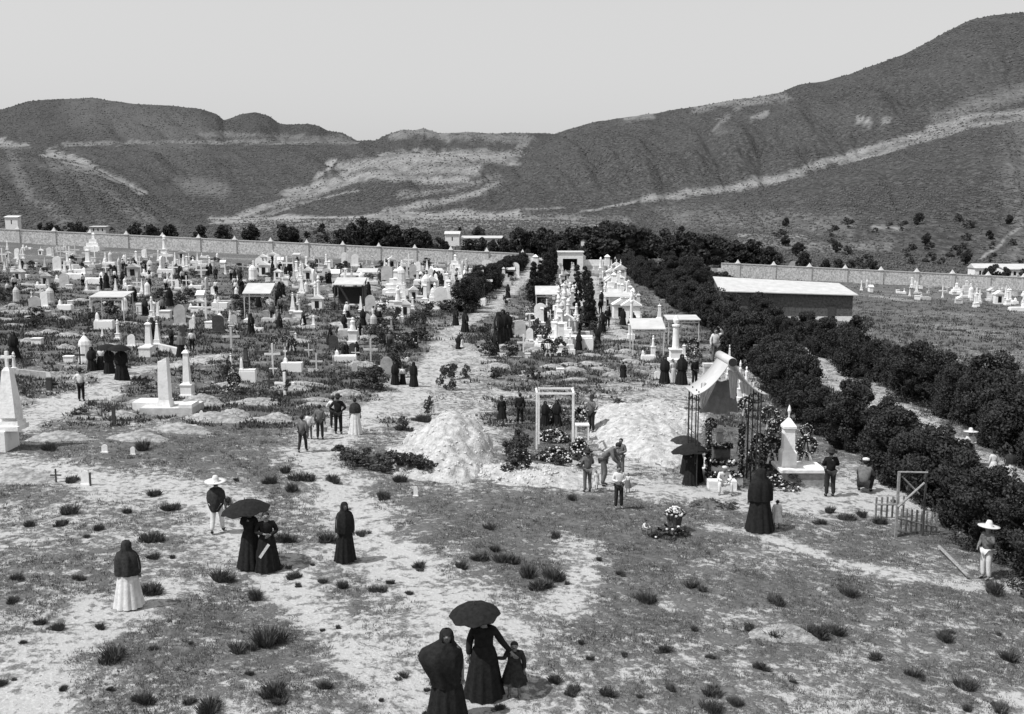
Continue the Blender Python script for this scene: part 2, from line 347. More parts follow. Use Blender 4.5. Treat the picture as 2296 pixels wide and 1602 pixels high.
def hmat():
    m = bpy.data.materials.new('scrub_covered_hillside'); m.use_nodes = True; n = m.node_tree; P = n.nodes['Principled BSDF']; L = n.links.new
    P.inputs['Roughness'].default_value = .97; P.inputs['Specular IOR Level'].default_value = .1
    at = n.nodes.new('ShaderNodeAttribute'); at.attribute_name = 'pale'; tc = n.nodes.new('ShaderNodeTexCoord')
    def noise(s, d, r=.7):
        q = n.nodes.new('ShaderNodeTexNoise'); q.inputs['Scale'].default_value = s; q.inputs['Detail'].default_value = d; q.inputs['Roughness'].default_value = r; L(tc.outputs['Object'], q.inputs['Vector']); return q.outputs['Fac']
    def mth(op, a, b, cl=False):
        q = n.nodes.new('ShaderNodeMath'); q.operation = op; q.use_clamp = cl
        for i, v in enumerate((a, b)):
            if isinstance(v, (int, float)): q.inputs[i].default_value = v
            else: L(v, q.inputs[i])
        return q.outputs[0]
    def mixc(f, a, b):
        q = n.nodes.new('ShaderNodeMix'); q.data_type = 'RGBA'; L(f, q.inputs[0])
        for i, v in ((6, a), (7, b)):
            if isinstance(v, (int, float)): q.inputs[i].default_value = (v, v, v, 1)
            else: L(v, q.inputs[i])
        return q.outputs[2]
    mp = n.nodes.new('ShaderNodeMapping'); mp.inputs['Scale'].default_value = (1, .34, 1); L(tc.outputs['Object'], mp.inputs['Vector'])
    n1 = noise(.014, 10, .72); n2 = noise(.4, 8, .8); n3 = noise(.06, 8, .75)
    for q in n.nodes:
        if q.bl_idname == 'ShaderNodeTexNoise': L(mp.outputs['Vector'], q.inputs['Vector'])
    base = mixc(mth('MULTIPLY', mth('SUBTRACT', n1, .38), 3.2, True), .024, .046)
    base = mixc(mth('MULTIPLY', mth('SUBTRACT', n2, .46), 6.5, True), base, .095)
    base = mixc(mth('MULTIPLY', mth('SUBTRACT', n3, .54), 6.5, True), base, .026)
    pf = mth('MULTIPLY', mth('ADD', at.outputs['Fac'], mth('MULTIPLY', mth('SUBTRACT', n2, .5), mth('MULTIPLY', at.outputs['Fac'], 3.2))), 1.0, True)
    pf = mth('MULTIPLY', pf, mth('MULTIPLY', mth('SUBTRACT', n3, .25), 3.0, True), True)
    L(mixc(pf, base, .25), P.inputs['Base Color'])  # mixes in bare ground and the painted sunlight on the crests
    bp = n.nodes.new('ShaderNodeBump'); bp.inputs['Strength'].default_value = .3; bp.inputs['Distance'].default_value = 4
    L(n3, bp.inputs['Height']); L(bp.outputs['Normal'], P.inputs['Normal'])
    return m
GM, HM = gmat(), hmat()
def submesh(name, mask, m, kind='structure'):
    f = FQ[mask]; used, inv = np.unique(f.ravel(), return_inverse=True)
    me = npmesh(name, VV[used], inv.reshape(-1, 4), m, 4, smooth=True)
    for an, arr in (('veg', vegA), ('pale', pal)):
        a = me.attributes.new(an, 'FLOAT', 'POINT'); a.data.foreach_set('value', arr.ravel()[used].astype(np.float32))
    o = link(name, me); o['kind'] = kind; return o
submesh('ground', (fY < YW) & ~fp, GM); submesh('path', (fY < YW) & fp, GM)
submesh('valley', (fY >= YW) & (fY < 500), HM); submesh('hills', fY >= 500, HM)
# ---- dry grass and low weeds: nobody could count them
def blades(N, xr, yr, hr, vmin, pw, per=6, spread=.10, wd=.012, seed=1):
    g = np.random.default_rng(seed)
    x = g.uniform(*xr, N * 4); y = g.uniform(*yr, N * 4)
    xc = (x - 1148) / F; yc = (801 - y) / F; den = CT + yc * ST; k = xc / den; s = (yc * CT - ST) / den
    Y = HC / (-s - .047 * k - .0095); X = k * Y
    v, p = vegmap(X, Y); v = v * (fbm(X / .8, Y / .8, 3, 71) * 2.6 - .5)
    keep = (v > vmin) & (g.uniform(0, 1, len(v)) < np.clip(v, 0, 1) ** pw) & (Y < YW)
    X, Y, v = X[keep][:N], Y[keep][:N], v[keep][:N]; n = len(X); Z = hgt(X, Y)
    n2 = n * per; X = np.repeat(X, per); Y = np.repeat(Y, per); Z = np.repeat(Z, per)
    sz = np.repeat(g.uniform(.5, 1, n) * (hr[0] + (hr[1] - hr[0]) * np.clip(Yr_scale(Y[::per]), 0, 1)), per)
    a = g.uniform(0, 6.283, n2); r = g.uniform(0, spread, n2) * sz / .15; bx = X + r * np.cos(a); by = Y + r * np.sin(a)
    h = sz * g.uniform(.5, 1.1, n2); lean = g.uniform(.1, .7, n2) * h; a2 = a + g.uniform(-.7, .7, n2)
    w2 = wd * sz / .15 * g.uniform(.6, 1.5, n2); a3 = g.uniform(0, 6.283, n2)
    zb = Z - .02
    V = np.stack([np.stack([bx - w2 * np.cos(a3), by - w2 * np.sin(a3), zb], -1), np.stack([bx + w2 * np.cos(a3), by + w2 * np.sin(a3), zb], -1), np.stack([bx + lean * np.cos(a2), by + lean * np.sin(a2), zb + h], -1)], 1).reshape(-1, 3)
    return V, np.arange(n2 * 3).reshape(-1, 3)
def Yr_scale(Y): return (Y - 17) / 60
V_, F_ = blades(60000, (-500, 2800), (870, 1680), (.09, .22), .16, 1.0, 7, .15, .013)
o = link('dry_grass', npmesh('dry_grass', V_, F_, 'grass')); o['kind'] = 'stuff'; o['label'] = 'dry grass and small weeds over the sandy ground'
V_, F_ = blades(30000, (-400, 2700), (590, 960), (.14, .34), .34, 1.1, 7, .24, .03, 5)
o = link('weeds', npmesh('weeds', V_, F_, 'leaf2')); o['kind'] = 'stuff'; o['label'] = 'dark weeds growing between the graves'

# ---- scrub dots over the hills, rubble and pebbles: stuff
def blobs(X, Y, Z, s, zs=.8):
    n = len(X); O = np.array([(1, 0, 0), (-.5, .87, 0), (-.5, -.87, 0), (0, 0, 1), (0, 0, -.4)]); a = rg.uniform(0, 6.283, n); c, q = np.cos(a)[:, None], np.sin(a)[:, None]
    j = rg.uniform(.6, 1.3, (n, 5)); ox = (O[:, 0] * c - O[:, 1] * q) * j; oy = (O[:, 0] * q + O[:, 1] * c) * j; oz = O[:, 2][None] * j * zs
    V = np.stack([X[:, None] + ox * s[:, None], Y[:, None] + oy * s[:, None], Z[:, None] + oz * s[:, None]], -1).reshape(-1, 3)
    T_ = np.array([(0, 1, 3), (1, 2, 3), (2, 0, 3), (1, 0, 4), (2, 1, 4), (0, 2, 4)]); Fc = (T_[None] + (np.arange(n) * 5)[:, None, None]).reshape(-1, 3); return V, Fc
r0 = int(np.searchsorted(Yr, 250)); r1 = int(np.searchsorted(Yr, 3050)); N_ = 300000
ri = rg.integers(r0, r1, N_); ci = rg.integers(8, nc - 9, N_)
Xs, Ys_, Zs = XX[ri, ci] + rg.uniform(-.5, .5, N_) * (XX[ri, ci + 1] - XX[ri, ci]), YY[ri, ci], ZZ[ri, ci]
den_ = (fbm(Xs / 45, Ys_ / 120, 4, 91) * 1.7 - .35) * (1 - .8 * pal[ri, ci]) * np.where(Ys_ < 900, .75, 1); kp = rg.uniform(0, 1, N_) < den_
Xs, Ys_, Zs = Xs[kp], Ys_[kp], Zs[kp]
V_, F_ = blobs(Xs, Ys_, Zs, (.3 + Ys_ * .0006) * rg.uniform(.4, 1.7, len(Xs)))
o = link('hillside_scrub', npmesh('hillside_scrub', V_, F_, 'leaf2')); o['kind'] = 'stuff'; o['label'] = 'dark scrub dotted over the hillsides'
xs_ = rg.uniform(-400, 2700, 4200); ys_ = rg.uniform(900, 1680, 4200); kk = (xs_ - 1148) / F / (CT + (801 - ys_) / F * ST); ss_ = ((801 - ys_) / F * CT - ST) / (CT + (801 - ys_) / F * ST)
Yp = HC / (-ss_ - .047 * kk - .0095); Xp = kk * Yp
V_, F_ = blobs(Xp, Yp, hgt(Xp, Yp), rg.uniform(.006, .035, 4200), .6)
o = link('pebbles', npmesh('pebbles', V_, F_, 'grey')); o['kind'] = 'stuff'; o['label'] = 'loose pebbles over the sandy ground'
# ---------------------------------------------------------------- walls, gate, buildings
def wall_run(xa, xb, label, idx0, n, yw=YW):
    t = thing('perimeter_wall', label, 'wall', (0, 0, 0), 0, None)
    b = MB(); c = MB(); N = 40; X = np.linspace(xa, xb, N); zg = [plane(x, yw) for x in X]
    for i in range(N - 1):
        for q, y0, y1, z0, z1 in ((b, -.25, .25, -1.2, 2.85), (c, -.33, .33, 2.85, 3.02)):
            vs = []
            for x, g in ((X[i], zg[i]), (X[i + 1], zg[i + 1])):
                vs += [(x, yw + y0, g + z0), (x, yw + y1, g + z0), (x, yw + y1, g + z1), (x, yw + y0, g + z1)]
            q.add(vs, [(0, 4, 5, 1), (1, 5, 6, 2), (2, 6, 7, 3), (3, 7, 4, 0)])
    b.obj('wall_body', 'wallstone', t); c.obj('coping', 'pale', t)
    pm = MB().sq([(.42, -1), (.42, 2.9), (.55, 2.95), (.55, 3.1), (.4, 3.15), (.12, 3.7), (.02, 3.9)]).mesh('pillar', 'pale')
    for i in range(n):
        k, _ = K(42 + 80.7 * (idx0 + i), 540); x = k * yw
        if xa <= x <= xb: o = link('pillar', pm, t); o.location = (x, yw, plane(x, yw))
kx = lambda d: K(d, 570)[0] * YW
wall_run(-150, kx(1197), 'long pale rubble wall with pointed pillars behind the crowded left tombs', -6, 21)
wall_run(kx(1618), 150, 'pale rubble wall with pointed pillars behind the long dark shed on the right', 19, 14)
def lowwall(name, label, cat, pts, h, th, m='white', base=-.4):
    P = [gp(x, y) for x, y in pts]; t = MB()
    for p, q in zip(P[:-1], P[1:]):
        d = Vector((q.x - p.x, q.y - p.y, 0)).normalized(); nn = Vector((-d.y, d.x, 0)) * th / 2
        vs = []
        for a in (p, q):
            for sgn in (-1, 1):
                for z in (base, h): vs.append((a.x + sgn * nn.x, a.y + sgn * nn.y, a.z + z))
        t.add(vs, [(0, 4, 5, 1), (2, 3, 7, 6), (1, 5, 7, 3), (0, 2, 6, 4), (0, 1, 3, 2), (4, 6, 7, 5)])
    o = t.obj(name, m); o['label'] = label; o['category'] = cat; return o
lowwall('boundary_wall', 'low whitewashed wall beyond the dark hedge, left of the right rubble wall', 'wall', [(1455, 600), (1480, 610), (1620, 616)], 1.4, .5)
# gate front
def gate():
    p0 = gp(1190, 603); p1 = gp(1372, 606); Y = 214.0
    x0, x1 = K(1190, 580)[0] * Y, K(1372, 580)[0] * Y; g = plane((x0 + x1) / 2, Y)
    t = thing('cemetery_gate', 'white entrance gateway with raised middle block at the end of the central avenue', 'gateway', ((x0 + x1) / 2, Y, g))
    hw = (x1 - x0) / 2; zz = lambda y: zat(y, Y) - g
    MB().bb(-hw, -3.2, -.4, .4, -1.5, zz(579)).obj('side_wall', 'white', t); MB().bb(2.4, hw, -.4, .4, -2, zz(583)).obj('side_wall', 'white', t)
    b = MB(); b.bb(-3.2, -1.9, -1.5, 1.5, -1.5, zz(566)).bb(1.2, 2.4, -1.5, 1.5, -1.5, zz(566)).bb(-1.9, 1.2, -1.5, 1.5, 2.6, zz(566)); b.bb(-3.4, 2.6, -1.7, 1.7, zz(566), zz(563.5)); b.obj('gate_block', 'white', t)
    MB().bb(-1.88, 1.18, .3, .5, -.6, 2.58).obj('gate_opening', 'void', t)
    for x in (-hw + 1, -3.3, 2.5, hw - 1): MB().sq([(.5, -1.5), (.5, zz(577)), (.62, zz(576)), (.1, zz(571))], (x, -.1, 0)).obj('gate_pier', 'white', t)
    MB().bb(-hw + .9, -3.6, -.7, -.45, -1, 1.2).obj('dado', 'pale', t); MB().bb(3, hw - .9, -.7, -.45, -1, 1.1).obj('dado', 'pale', t)
gate()
def house(x0, x1, ytop, yb, Y, label, wallm='white', roofm='sheet', gable=True, win=2, name='house', depth=None, yroof=None, rz=0):
    ka, kb = K(x0, yb)[0], K(x1, yb)[0]; X0, X1 = ka * Y, kb * Y; xm = (X0 + X1) / 2; g = zat(yb, Y); W = X1 - X0; H = zat(ytop, Y) - g
    yroof = yroof or ytop + (yb - ytop) * .35; hw = zat(yroof, Y) - g; D = depth or W * .6
    t = thing(name, label, 'building', (xm, Y, g), rz)
    MB().bb(-W / 2, W / 2, 0, D, -3, hw).obj('wall', wallm, t)
    r = MB(); o = .25
    if gable: r.add([(-W / 2 - o, -o, hw - .1), (W / 2 + o, -o, hw - .1), (W / 2 + o, D + o, hw - .1), (-W / 2 - o, D + o, hw - .1), (-W / 2 - o, D / 2, H), (W / 2 + o, D / 2, H)], [(0, 1, 5, 4), (2, 3, 4, 5), (0, 4, 3), (1, 2, 5), (0, 3, 2, 1)])
    else: r.add([(-W / 2 - o, -o, hw), (W / 2 + o, -o, hw), (W / 2 + o, D, H), (-W / 2 - o, D, H), (-W / 2 - o, -o, hw - .15), (W / 2 + o, -o, hw - .15), (W / 2 + o, D, H - .2), (-W / 2 - o, D, H - .2)], [(0, 1, 2, 3), (4, 7, 6, 5), (0, 4, 5, 1), (1, 5, 6, 2), (2, 6, 7, 3), (3, 7, 4, 0)])
    r.obj('roof', roofm, t)
    for i in range(win):
        xx = -W / 2 + W * (i + .7) / (win + .4)
        MB().bb(xx - W * .035, xx + W * .035, -.03, .05, hw * .25, hw * .7).obj('window', 'void', t)
    return t
house(1280, 1313, 544, 572, 262, 'small tiled hut rising just behind the white cemetery gate', 'pale', 'tile', gable=False, yroof=561, depth=9)
house(2185, 2243, 592, 622, 255, 'white gabled farmhouse behind the right wall', 'white', 'sheet', yroof=601, win=3)
house(2252, 2330, 594, 622, 250, 'long white house at the right edge beside the gabled farmhouse', 'white', 'sheet', gable=False, yroof=604, win=2)
house(1776, 1812, 586, 606, 240, 'small hut with pitched tile roof poking above the right wall', 'pale', 'tile', yroof=602, win=1, rz=.7)
house(1965, 2012, 510, 521, 560, 'flat pale ruin half way up the right hillside, left one of the two', 'pale', 'pale', gable=False, yroof=512, win=2)
house(2046, 2092, 513, 533, 545, 'pale farm building on the right hillside, right one of the two', 'white', 'sheet', gable=False, yroof=522, win=2)
house(12, 40, 484, 508, 300, 'small white domed house beyond the wall at the far left', 'white', 'white', gable=False, yroof=487, win=1)
house(203, 237, 507, 522, 290, 'roofless pale ruin with dark openings beyond the left wall', 'pale', 'pale', gable=False, yroof=508.5, win=3)
house(1035, 1125, 530, 545, 300, 'low pale wall-like farmhouse beyond the wall behind dark trees', 'pale', 'sheet', gable=False, yroof=534, win=3)
house(998, 1030, 519, 545, 300, 'pale house half hidden by a round dark tree beyond the wall', 'white', 'pale', gable=False, yroof=525, win=1)
# long shed
def shed():
    Y = 112.0; k0, k1 = K(1620, 700)[0], K(1911, 700)[0]; X0, X1 = k0 * Y, k1 * Y; g = plane(X1, Y); ze = zat(660, Y); D = 5.0; zr = zat(633, Y + D)
    sl = math.atan(-.03)
    t = thing('storage_shed', 'long dark stone shed with white sloping sheet roof behind the hedge', 'shed', ((X0 + X1) / 2, Y, g))
    W = (X1 - X0) / 2; e = ze - g; r_ = zr - g; ti = .35
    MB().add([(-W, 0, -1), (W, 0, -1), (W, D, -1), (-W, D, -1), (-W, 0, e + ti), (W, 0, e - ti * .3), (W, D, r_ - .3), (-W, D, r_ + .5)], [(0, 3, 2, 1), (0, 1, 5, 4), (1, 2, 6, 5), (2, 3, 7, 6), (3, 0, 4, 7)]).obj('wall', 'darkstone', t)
    MB().bb(-W + 3, -1, -.12, -.003, -.5, .62).bb(-.6, W * .62, -.12, -.003, -.5, .6).bb(W * .74, W + .05, -.12, -.003, -.5, .62).obj('whitewashed_base', 'white', t)
    MB().bb(W * .62, W * .74, -.06, .01, -.5, 1.95).obj('door', 'darkwood', t)
    o = .45
    a = [(-W - o, -o, e + ti - .05), (W + o, -o, e - ti * .3 - .05), (W + .1, D + .3, r_ - .25), (-W - o * .3, D + .3, r_ + .55)]
    MB().add([(x, y, z + .1) for x, y, z in a] + a, [(0, 1, 2, 3), (7, 6, 5, 4), (0, 4, 5, 1), (1, 5, 6, 2), (2, 6, 7, 3), (3, 7, 4, 0)]).obj('roof', 'sheet', t)
shed()
# ---------------------------------------------------------------- trees, hedges, shrubs
def leafcloud(clumps, per, size, seed, zmin=.1):
    g = np.random.default_rng(seed); P = []
    for c, r in clumps:
        d = g.normal(size=(per, 3)); d /= np.linalg.norm(d, axis=1)[:, None]
        P.append(np.array(c) + d * (r * g.uniform(.45, 1.05, per) ** .6)[:, None] * np.array([1, 1, .85]))
    P = np.concatenate(P); P = P[P[:, 2] > zmin]; n = len(P)
    a = g.normal(size=(n, 3)); a /= np.linalg.norm(a, axis=1)[:, None]; b = np.cross(a, g.normal(size=(n, 3))); b /= np.linalg.norm(b, axis=1)[:, None]
    s = (size * g.uniform(.5, 1.3, n))[:, None]
    V = np.stack([P - a * s, P - b * s * .55, P + a * s, P + b * s * .55], 1).reshape(-1, 3)
    return V, np.arange(n * 4).reshape(-1, 4)
def crown_mesh(w, h, z0, nclump, per, size, seed, m='leaf', conic=.3):
    r = random.Random(seed); cl = []
    for i in range(nclump):
        t = r.random(); z = z0 + (h - z0) * t; ww = w * (1 - conic * t) * math.sqrt(max(.08, 1 - (2 * t - 1) ** 2 * .75)); a = r.uniform(0, 6.283); q = ww * math.sqrt(r.random()) * .8
        cl.append(((q * math.cos(a) * 1.15, q * math.sin(a), z + r.uniform(-.1, .16) * h), r.choice([.16, .2, .26, .34, .42]) * w * r.uniform(.8, 1.1)))
    V, F_ = leafcloud(cl, per, size, seed); return npmesh('crown', V, F_, m, 4)
def trunk_mesh(w, h, seed):
    r = random.Random(seed); b = MB(); b.tube([(0, 0, -.4), (r.uniform(-.05, .05), 0, h * .3), (r.uniform(-.1, .1), r.uniform(-.1, .1), h * .85)], [.05 * h, .038 * h, .012 * h], 7)
    for i in range(6):
        a = r.uniform(0, 6.28); z = h * r.uniform(.15, .55); l = w * r.uniform(.5, .9)
        b.tube([(0, 0, z), (l * .5 * math.cos(a), l * .5 * math.sin(a), z + l * .35), (l * math.cos(a), l * math.sin(a), z + l * .8)], [.02 * h, .014 * h, .004 * h], 5)
    return b.mesh('trunk', 'bark')
TREES = {}
for i in range(4):
    TREES['hedge', i] = (crown_mesh(1.5, 2.8, .15, 52, 420, .066, 10 + i), trunk_mesh(1.3, 2.8, i))
    TREES['cypress', i] = (crown_mesh(.8, 4.0, .3, 40, 150, .11, 30 + i, conic=.7), trunk_mesh(.6, 3.8, i))
    TREES['field', i] = (crown_mesh(2.6, 5.0, 1.1, 30, 160, .24, 50 + i, conic=.15), trunk_mesh(2.2, 4.6, i))
    TREES['bush', i] = (crown_mesh(.55, .75, .02, 16, 80, .05, 70 + i, 'leaf2'), None)
def tree(kind, p, s, label, group, name='tree', cat='tree', sz=1.0, rz=None):
    t = thing(name, label, cat, p, rnd.uniform(0, 6.28) if rz is None else rz, group, s); t.scale = (s * rnd.uniform(.88, 1.15), s * rnd.uniform(.88, 1.15), s * sz)
    cm, tm = TREES[kind, rnd.randrange(4)]; link('crown', cm, t)
    if tm: link('trunk', tm, t)
    return t
def row(pts, step, hfun, side, label, group, kind='hedge', jit=.35):
    W_ = [gp(x, y) for x, y in pts]; out = []
    for a, b in zip(W_[:-1], W_[1:]):
        L_ = (b - a).length; n = max(1, round(L_ / (step * (1.55 if a.y > 90 else 1))))
        for i in range(n): out.append(a.lerp(b, i / n))
    for p in out:
        x, y = p.x + (side(p.y) if callable(side) else side) + rnd.uniform(-jit, jit) * 2, p.y + rnd.uniform(-jit, jit) * 2
        h = hfun(y); s = h / (3.35 if y < 90 else 2.95)
        tree(kind, (x, y, gz(x, y) - .05), s * rnd.uniform(.9, 1.12), label(y), group)
row([(2420, 1390), (2330, 1330), (2235, 1270), (2160, 1215), (2085, 1150), (2020, 1095), (1950, 1040), (1885, 992), (1815, 930), (1755, 868), (1715, 825), (1665, 775), (1600, 725), (1530, 685), (1465, 645), (1415, 612), (1378, 594)], 1.8,
    lambda y: (3.1 if y < 34 else 2.45 if y < 52 else 2.9 if y < 100 else 3.1) * rnd.choice([.8, .9, 1, 1.1, 1.25]), lambda y: float(np.interp(y, [34, 60], [.7, -.6])), lambda y: 'dark evergreen of the near left avenue row', 'evergreens in the left row of the avenue')
row([(2420, 1225), (2325, 1110), (2245, 1045), (2160, 985), (2075, 925), (1980, 872), (1900, 822), (1835, 780), (1770, 742), (1700, 700), (1650, 665), (1590, 630), (1545, 606)], 2.0,
    lambda y: float(np.interp(y, [55, 85], [3.3, 2.4])) * rnd.choice([.75, .9, 1, 1.1, 1.25]), lambda y: float(np.interp(y, [42, 60, 92], [1.9, .5, -1.8])), lambda y: 'dark tree of the far right avenue row', 'trees in the right row of the avenue')
row([(1170, 702), (1185, 690), (1205, 668), (1250, 640), (1285, 622), (1312, 604), (1322, 592)] if False else [(1045, 698), (1062, 668), (1095, 648), (1125, 630), (1150, 612), (1172, 600), (1187, 590)], 2.6, lambda y: 2.9, 0, lambda y: 'dark bush of the curving hedge row', 'hedge bushes of the left curving row')
row([(1198, 690), (1212, 668), (1228, 640), (1238, 615), (1240, 600)], 3.2, lambda y: 3.2, 0, lambda y: 'dark cypress right of the central path', 'cypresses of the central row', 'cypress')
row([(1310, 740), (1306, 700), (1304, 660)], 6, lambda y: 2.8, 0, lambda y: 'dark cypress right of the white columns', 'cypresses right of the white columns', 'cypress')
row([(1500, 618), (1530, 628), (1575, 645)], 5, lambda y: 4.2, 0, lambda y: 'dark tree in front of the low white wall near the gate', 'trees by the low white wall')
for x, yt, yb, wf in ((565, 512, 535, 1), (640, 512, 540, 1.2), (655, 515, 540, 1), (765, 520, 548, .7), (783, 516, 530, .6), (808, 502, 545, .9), (835, 512, 548, 1), (858, 505, 550, 1), (880, 515, 550, .9), (925, 518, 556, 1.5), (945, 526, 556, 1), (990, 538, 560, 1), (1050, 540, 562, 1), (1075, 538, 562, 1), (1105, 545, 565, 1), (1130, 540, 566, 1), (1168, 520, 572, .8), (1205, 520, 570, 1), (1225, 525, 575, 1), (1250, 548, 580, .7), (450, 510, 530, 1), (380, 510, 525, .9), (500, 512, 530, .8), (120, 506, 520, 1), (300, 508, 522, 1), (340, 510, 524, .8), (170, 506, 520, .9)):
    Y = 236 + rnd.uniform(0, 14); k, _ = K(x, yb); g = gz(k * Y, Y); h = (zat(yt, Y) - g)
    tree('field', (k * Y, Y, g), h / 5.2, 'dark bushy tree beyond the left wall', 'trees beyond the left wall', sz=1.0).scale[0] *= wf
for x, yt, yb, wf in ((1270, 522, 572, 1), (1300, 520, 560, 1.2), (1335, 530, 580, 1), (1350, 515, 575, 1.1), (1375, 510, 580, 1.3), (1405, 514, 585, 1.3), (1430, 525, 590, 1), (1450, 530, 590, 1.1), (1480, 528, 595, 1), (1520, 532, 596, 1.4), (1550, 530, 598, 1.2), (1585, 540, 600, 1.2), (1615, 538, 602, 1.3), (1650, 548, 604, 1.3), (1685, 545, 606, 1.3), (1700, 565, 606, 1), (1725, 560, 602, .8), (1800, 570, 605, .7), (1400, 535, 596, 1), (1500, 545, 600, 1.1), (1570, 555, 603, 1), (1880, 585, 612, .8), (1960, 590, 615, .8), (2222, 598, 622, .7), (2255, 603, 622, .8), (1850, 585, 608, .8)):
    Y = 228 + rnd.uniform(0, 20); k, _ = K(x, yb); g = gz(k * Y, Y); h = (zat(yt, Y) - g)
    tree('field', (k * Y, Y, g), h / 5.2, 'dark leafy tree of the grove behind the gate', 'grove behind the gate').scale[0] *= wf
for i in range(14):
    x = rnd.uniform(1450, 2330); Y = rnd.uniform(260, 420); k, _ = K(x, 540); g = gz(k * Y, Y)
    tree('field', (k * Y, Y, g), rnd.uniform(.4, .8), 'small dark tree on the right hillside', 'trees on the right hillside')
for i in range(8):
    x = rnd.uniform(0, 1200); Y = rnd.uniform(250, 420); k, _ = K(x, 540); g = gz(k * Y, Y)
    tree('field', (k * Y, Y, g), rnd.uniform(.35, .7), 'small shrubby tree beyond the left wall', 'shrubby trees beyond the left wall')
# shrub tufts of the foreground: leafy spikes
def tuft_mesh(seed, n=620, h=.36, w=.42):
    g = np.random.default_rng(seed); a = g.uniform(0, 6.283, n); r = w * np.sqrt(g.uniform(0, 1, n)) * .6
    b = np.stack([r * np.cos(a), r * np.sin(a), np.full(n, -.03)], -1); hh = h * g.uniform(.35, 1.15, n) * (1.15 - .9 * (r / w) ** 1.5); ln = hh * g.uniform(.1, .8, n)
    tip = b + np.stack([ln * np.cos(a), ln * np.sin(a), hh], -1); a3 = g.uniform(0, 6.283, n); ww = .0065 * g.uniform(.6, 1.4, n)
    d = np.stack([ww * np.cos(a3), ww * np.sin(a3), 0 * a3], -1); mid = (b + tip) / 2 + np.array([0, 0, .02])
    V = np.stack([b - d, b + d, mid + d * 1.3, tip, mid - d * 1.3], 1).reshape(-1, 3)
    return npmesh('shrub', V, np.arange(n * 5).reshape(-1, 5), 'leaf2', 5)
def ragged(seed):
    r = random.Random(seed); Vs = []; n = 0
    for i in range(r.randint(3, 6)):
        me = tuft_mesh(seed * 10 + i, r.randint(120, 260), r.uniform(.16, .34), r.uniform(.14, .26)); k = len(me.vertices); co = np.zeros(k * 3, np.float32); me.vertices.foreach_get('co', co); co = co.reshape(-1, 3)
        a = r.uniform(0, 6.28); q = r.uniform(0, .26); co[:, 0] += q * math.cos(a) * 1.3; co[:, 1] += q * math.sin(a); Vs.append(co); bpy.data.meshes.remove(me)
    V = np.concatenate(Vs); return npmesh('shrub', V, np.arange(len(V)).reshape(-1, 5), 'shrubleaf', 5)
TUFT = [ragged(i) for i in range(9)]
SHR = [(338, 1330, 60), (155, 1150, 50), (130, 1178, 40), (218, 1185, 30), (375, 1145, 40), (392, 1140, 30), (510, 1303, 60), (577, 1340, 50), (635, 1215, 50), (735, 1215, 50), (815, 1200, 36), (665, 1298, 40), (730, 1305, 25), (770, 1318, 40), (850, 1325, 36), (615, 1440, 90), (480, 1590, 80), (325, 1575, 60), (615, 1560, 70), (900, 1520, 34), (235, 1478, 80), (720, 1545, 40), (1243, 1530, 50), (1285, 1555, 40), (1370, 1560, 50), (1320, 1478, 26), (1400, 1470, 22), (1650, 1580, 40), (1600, 1555, 60), (1510, 1545, 36), (1580, 1590, 60), (1740, 1430, 70), (1810, 1425, 60), (1845, 1430, 70), (1880, 1425, 60), (1705, 1500, 40), (1120, 1590, 30), (40, 1300, 36), (20, 1350, 40), (75, 1180, 30), (45, 1300, 26), (178, 1300, 26), (430, 1575, 40), (95, 1400, 34), (225, 1410, 30), (130, 1412, 34), (545, 1460, 60), (960, 1600, 36), (1080, 1250, 50), (1110, 1235, 40), (1140, 1260, 50), (1040, 1275, 40), (1190, 1290, 60), (1210, 1320, 60), (1240, 1300, 60), (1100, 1185, 36), (850, 1120, 50), (895, 1075, 40), (640, 1060, 40), (680, 1075, 50), (600, 1085, 40), (660, 1100, 40), (745, 1080, 36), (950, 945, 40), (905, 965, 40), (2050, 1520, 50), (2180, 1540, 60), (2260, 1480, 60), (2240, 1590, 50), (1960, 1480, 40), (2120, 1440, 50), (2230, 1330, 60), (1450, 1350, 50), (1560, 1320, 50), (1750, 1350, 60), (1890, 1330, 50), (1860, 1150, 36), (1900, 1165, 36), (1935, 1160, 36), (1980, 1175, 40), (1840, 1175, 30), (1490, 1460, 36), (1000, 1480, 50), (340, 1210, 60), (120, 1010, 40), (320, 1010, 50), (160, 1080, 36), (350, 1110, 40), (290, 1150, 26), (1680, 1410, 30)]
for i in range(45): SHR.append((rnd.uniform(-20, 2300), rnd.uniform(1060, 1595), rnd.choice([16, 20, 26, 34])))
for i, (x, y, wpx) in enumerate(SHR):
    p = gp(x, y); s = wpx * p.y / F / .62
    o = link('shrub', TUFT[i % 9]); o.location = p; o.rotation_euler.z = rnd.uniform(0, 6.28); o.scale = (s, s, min(s, 1.3) * rnd.uniform(.75, 1.1))
    o['label'] = 'low dark tufted shrub on the foreground'; o['category'] = 'shrub'; o['group'] = 'low shrubs over the sandy foreground'
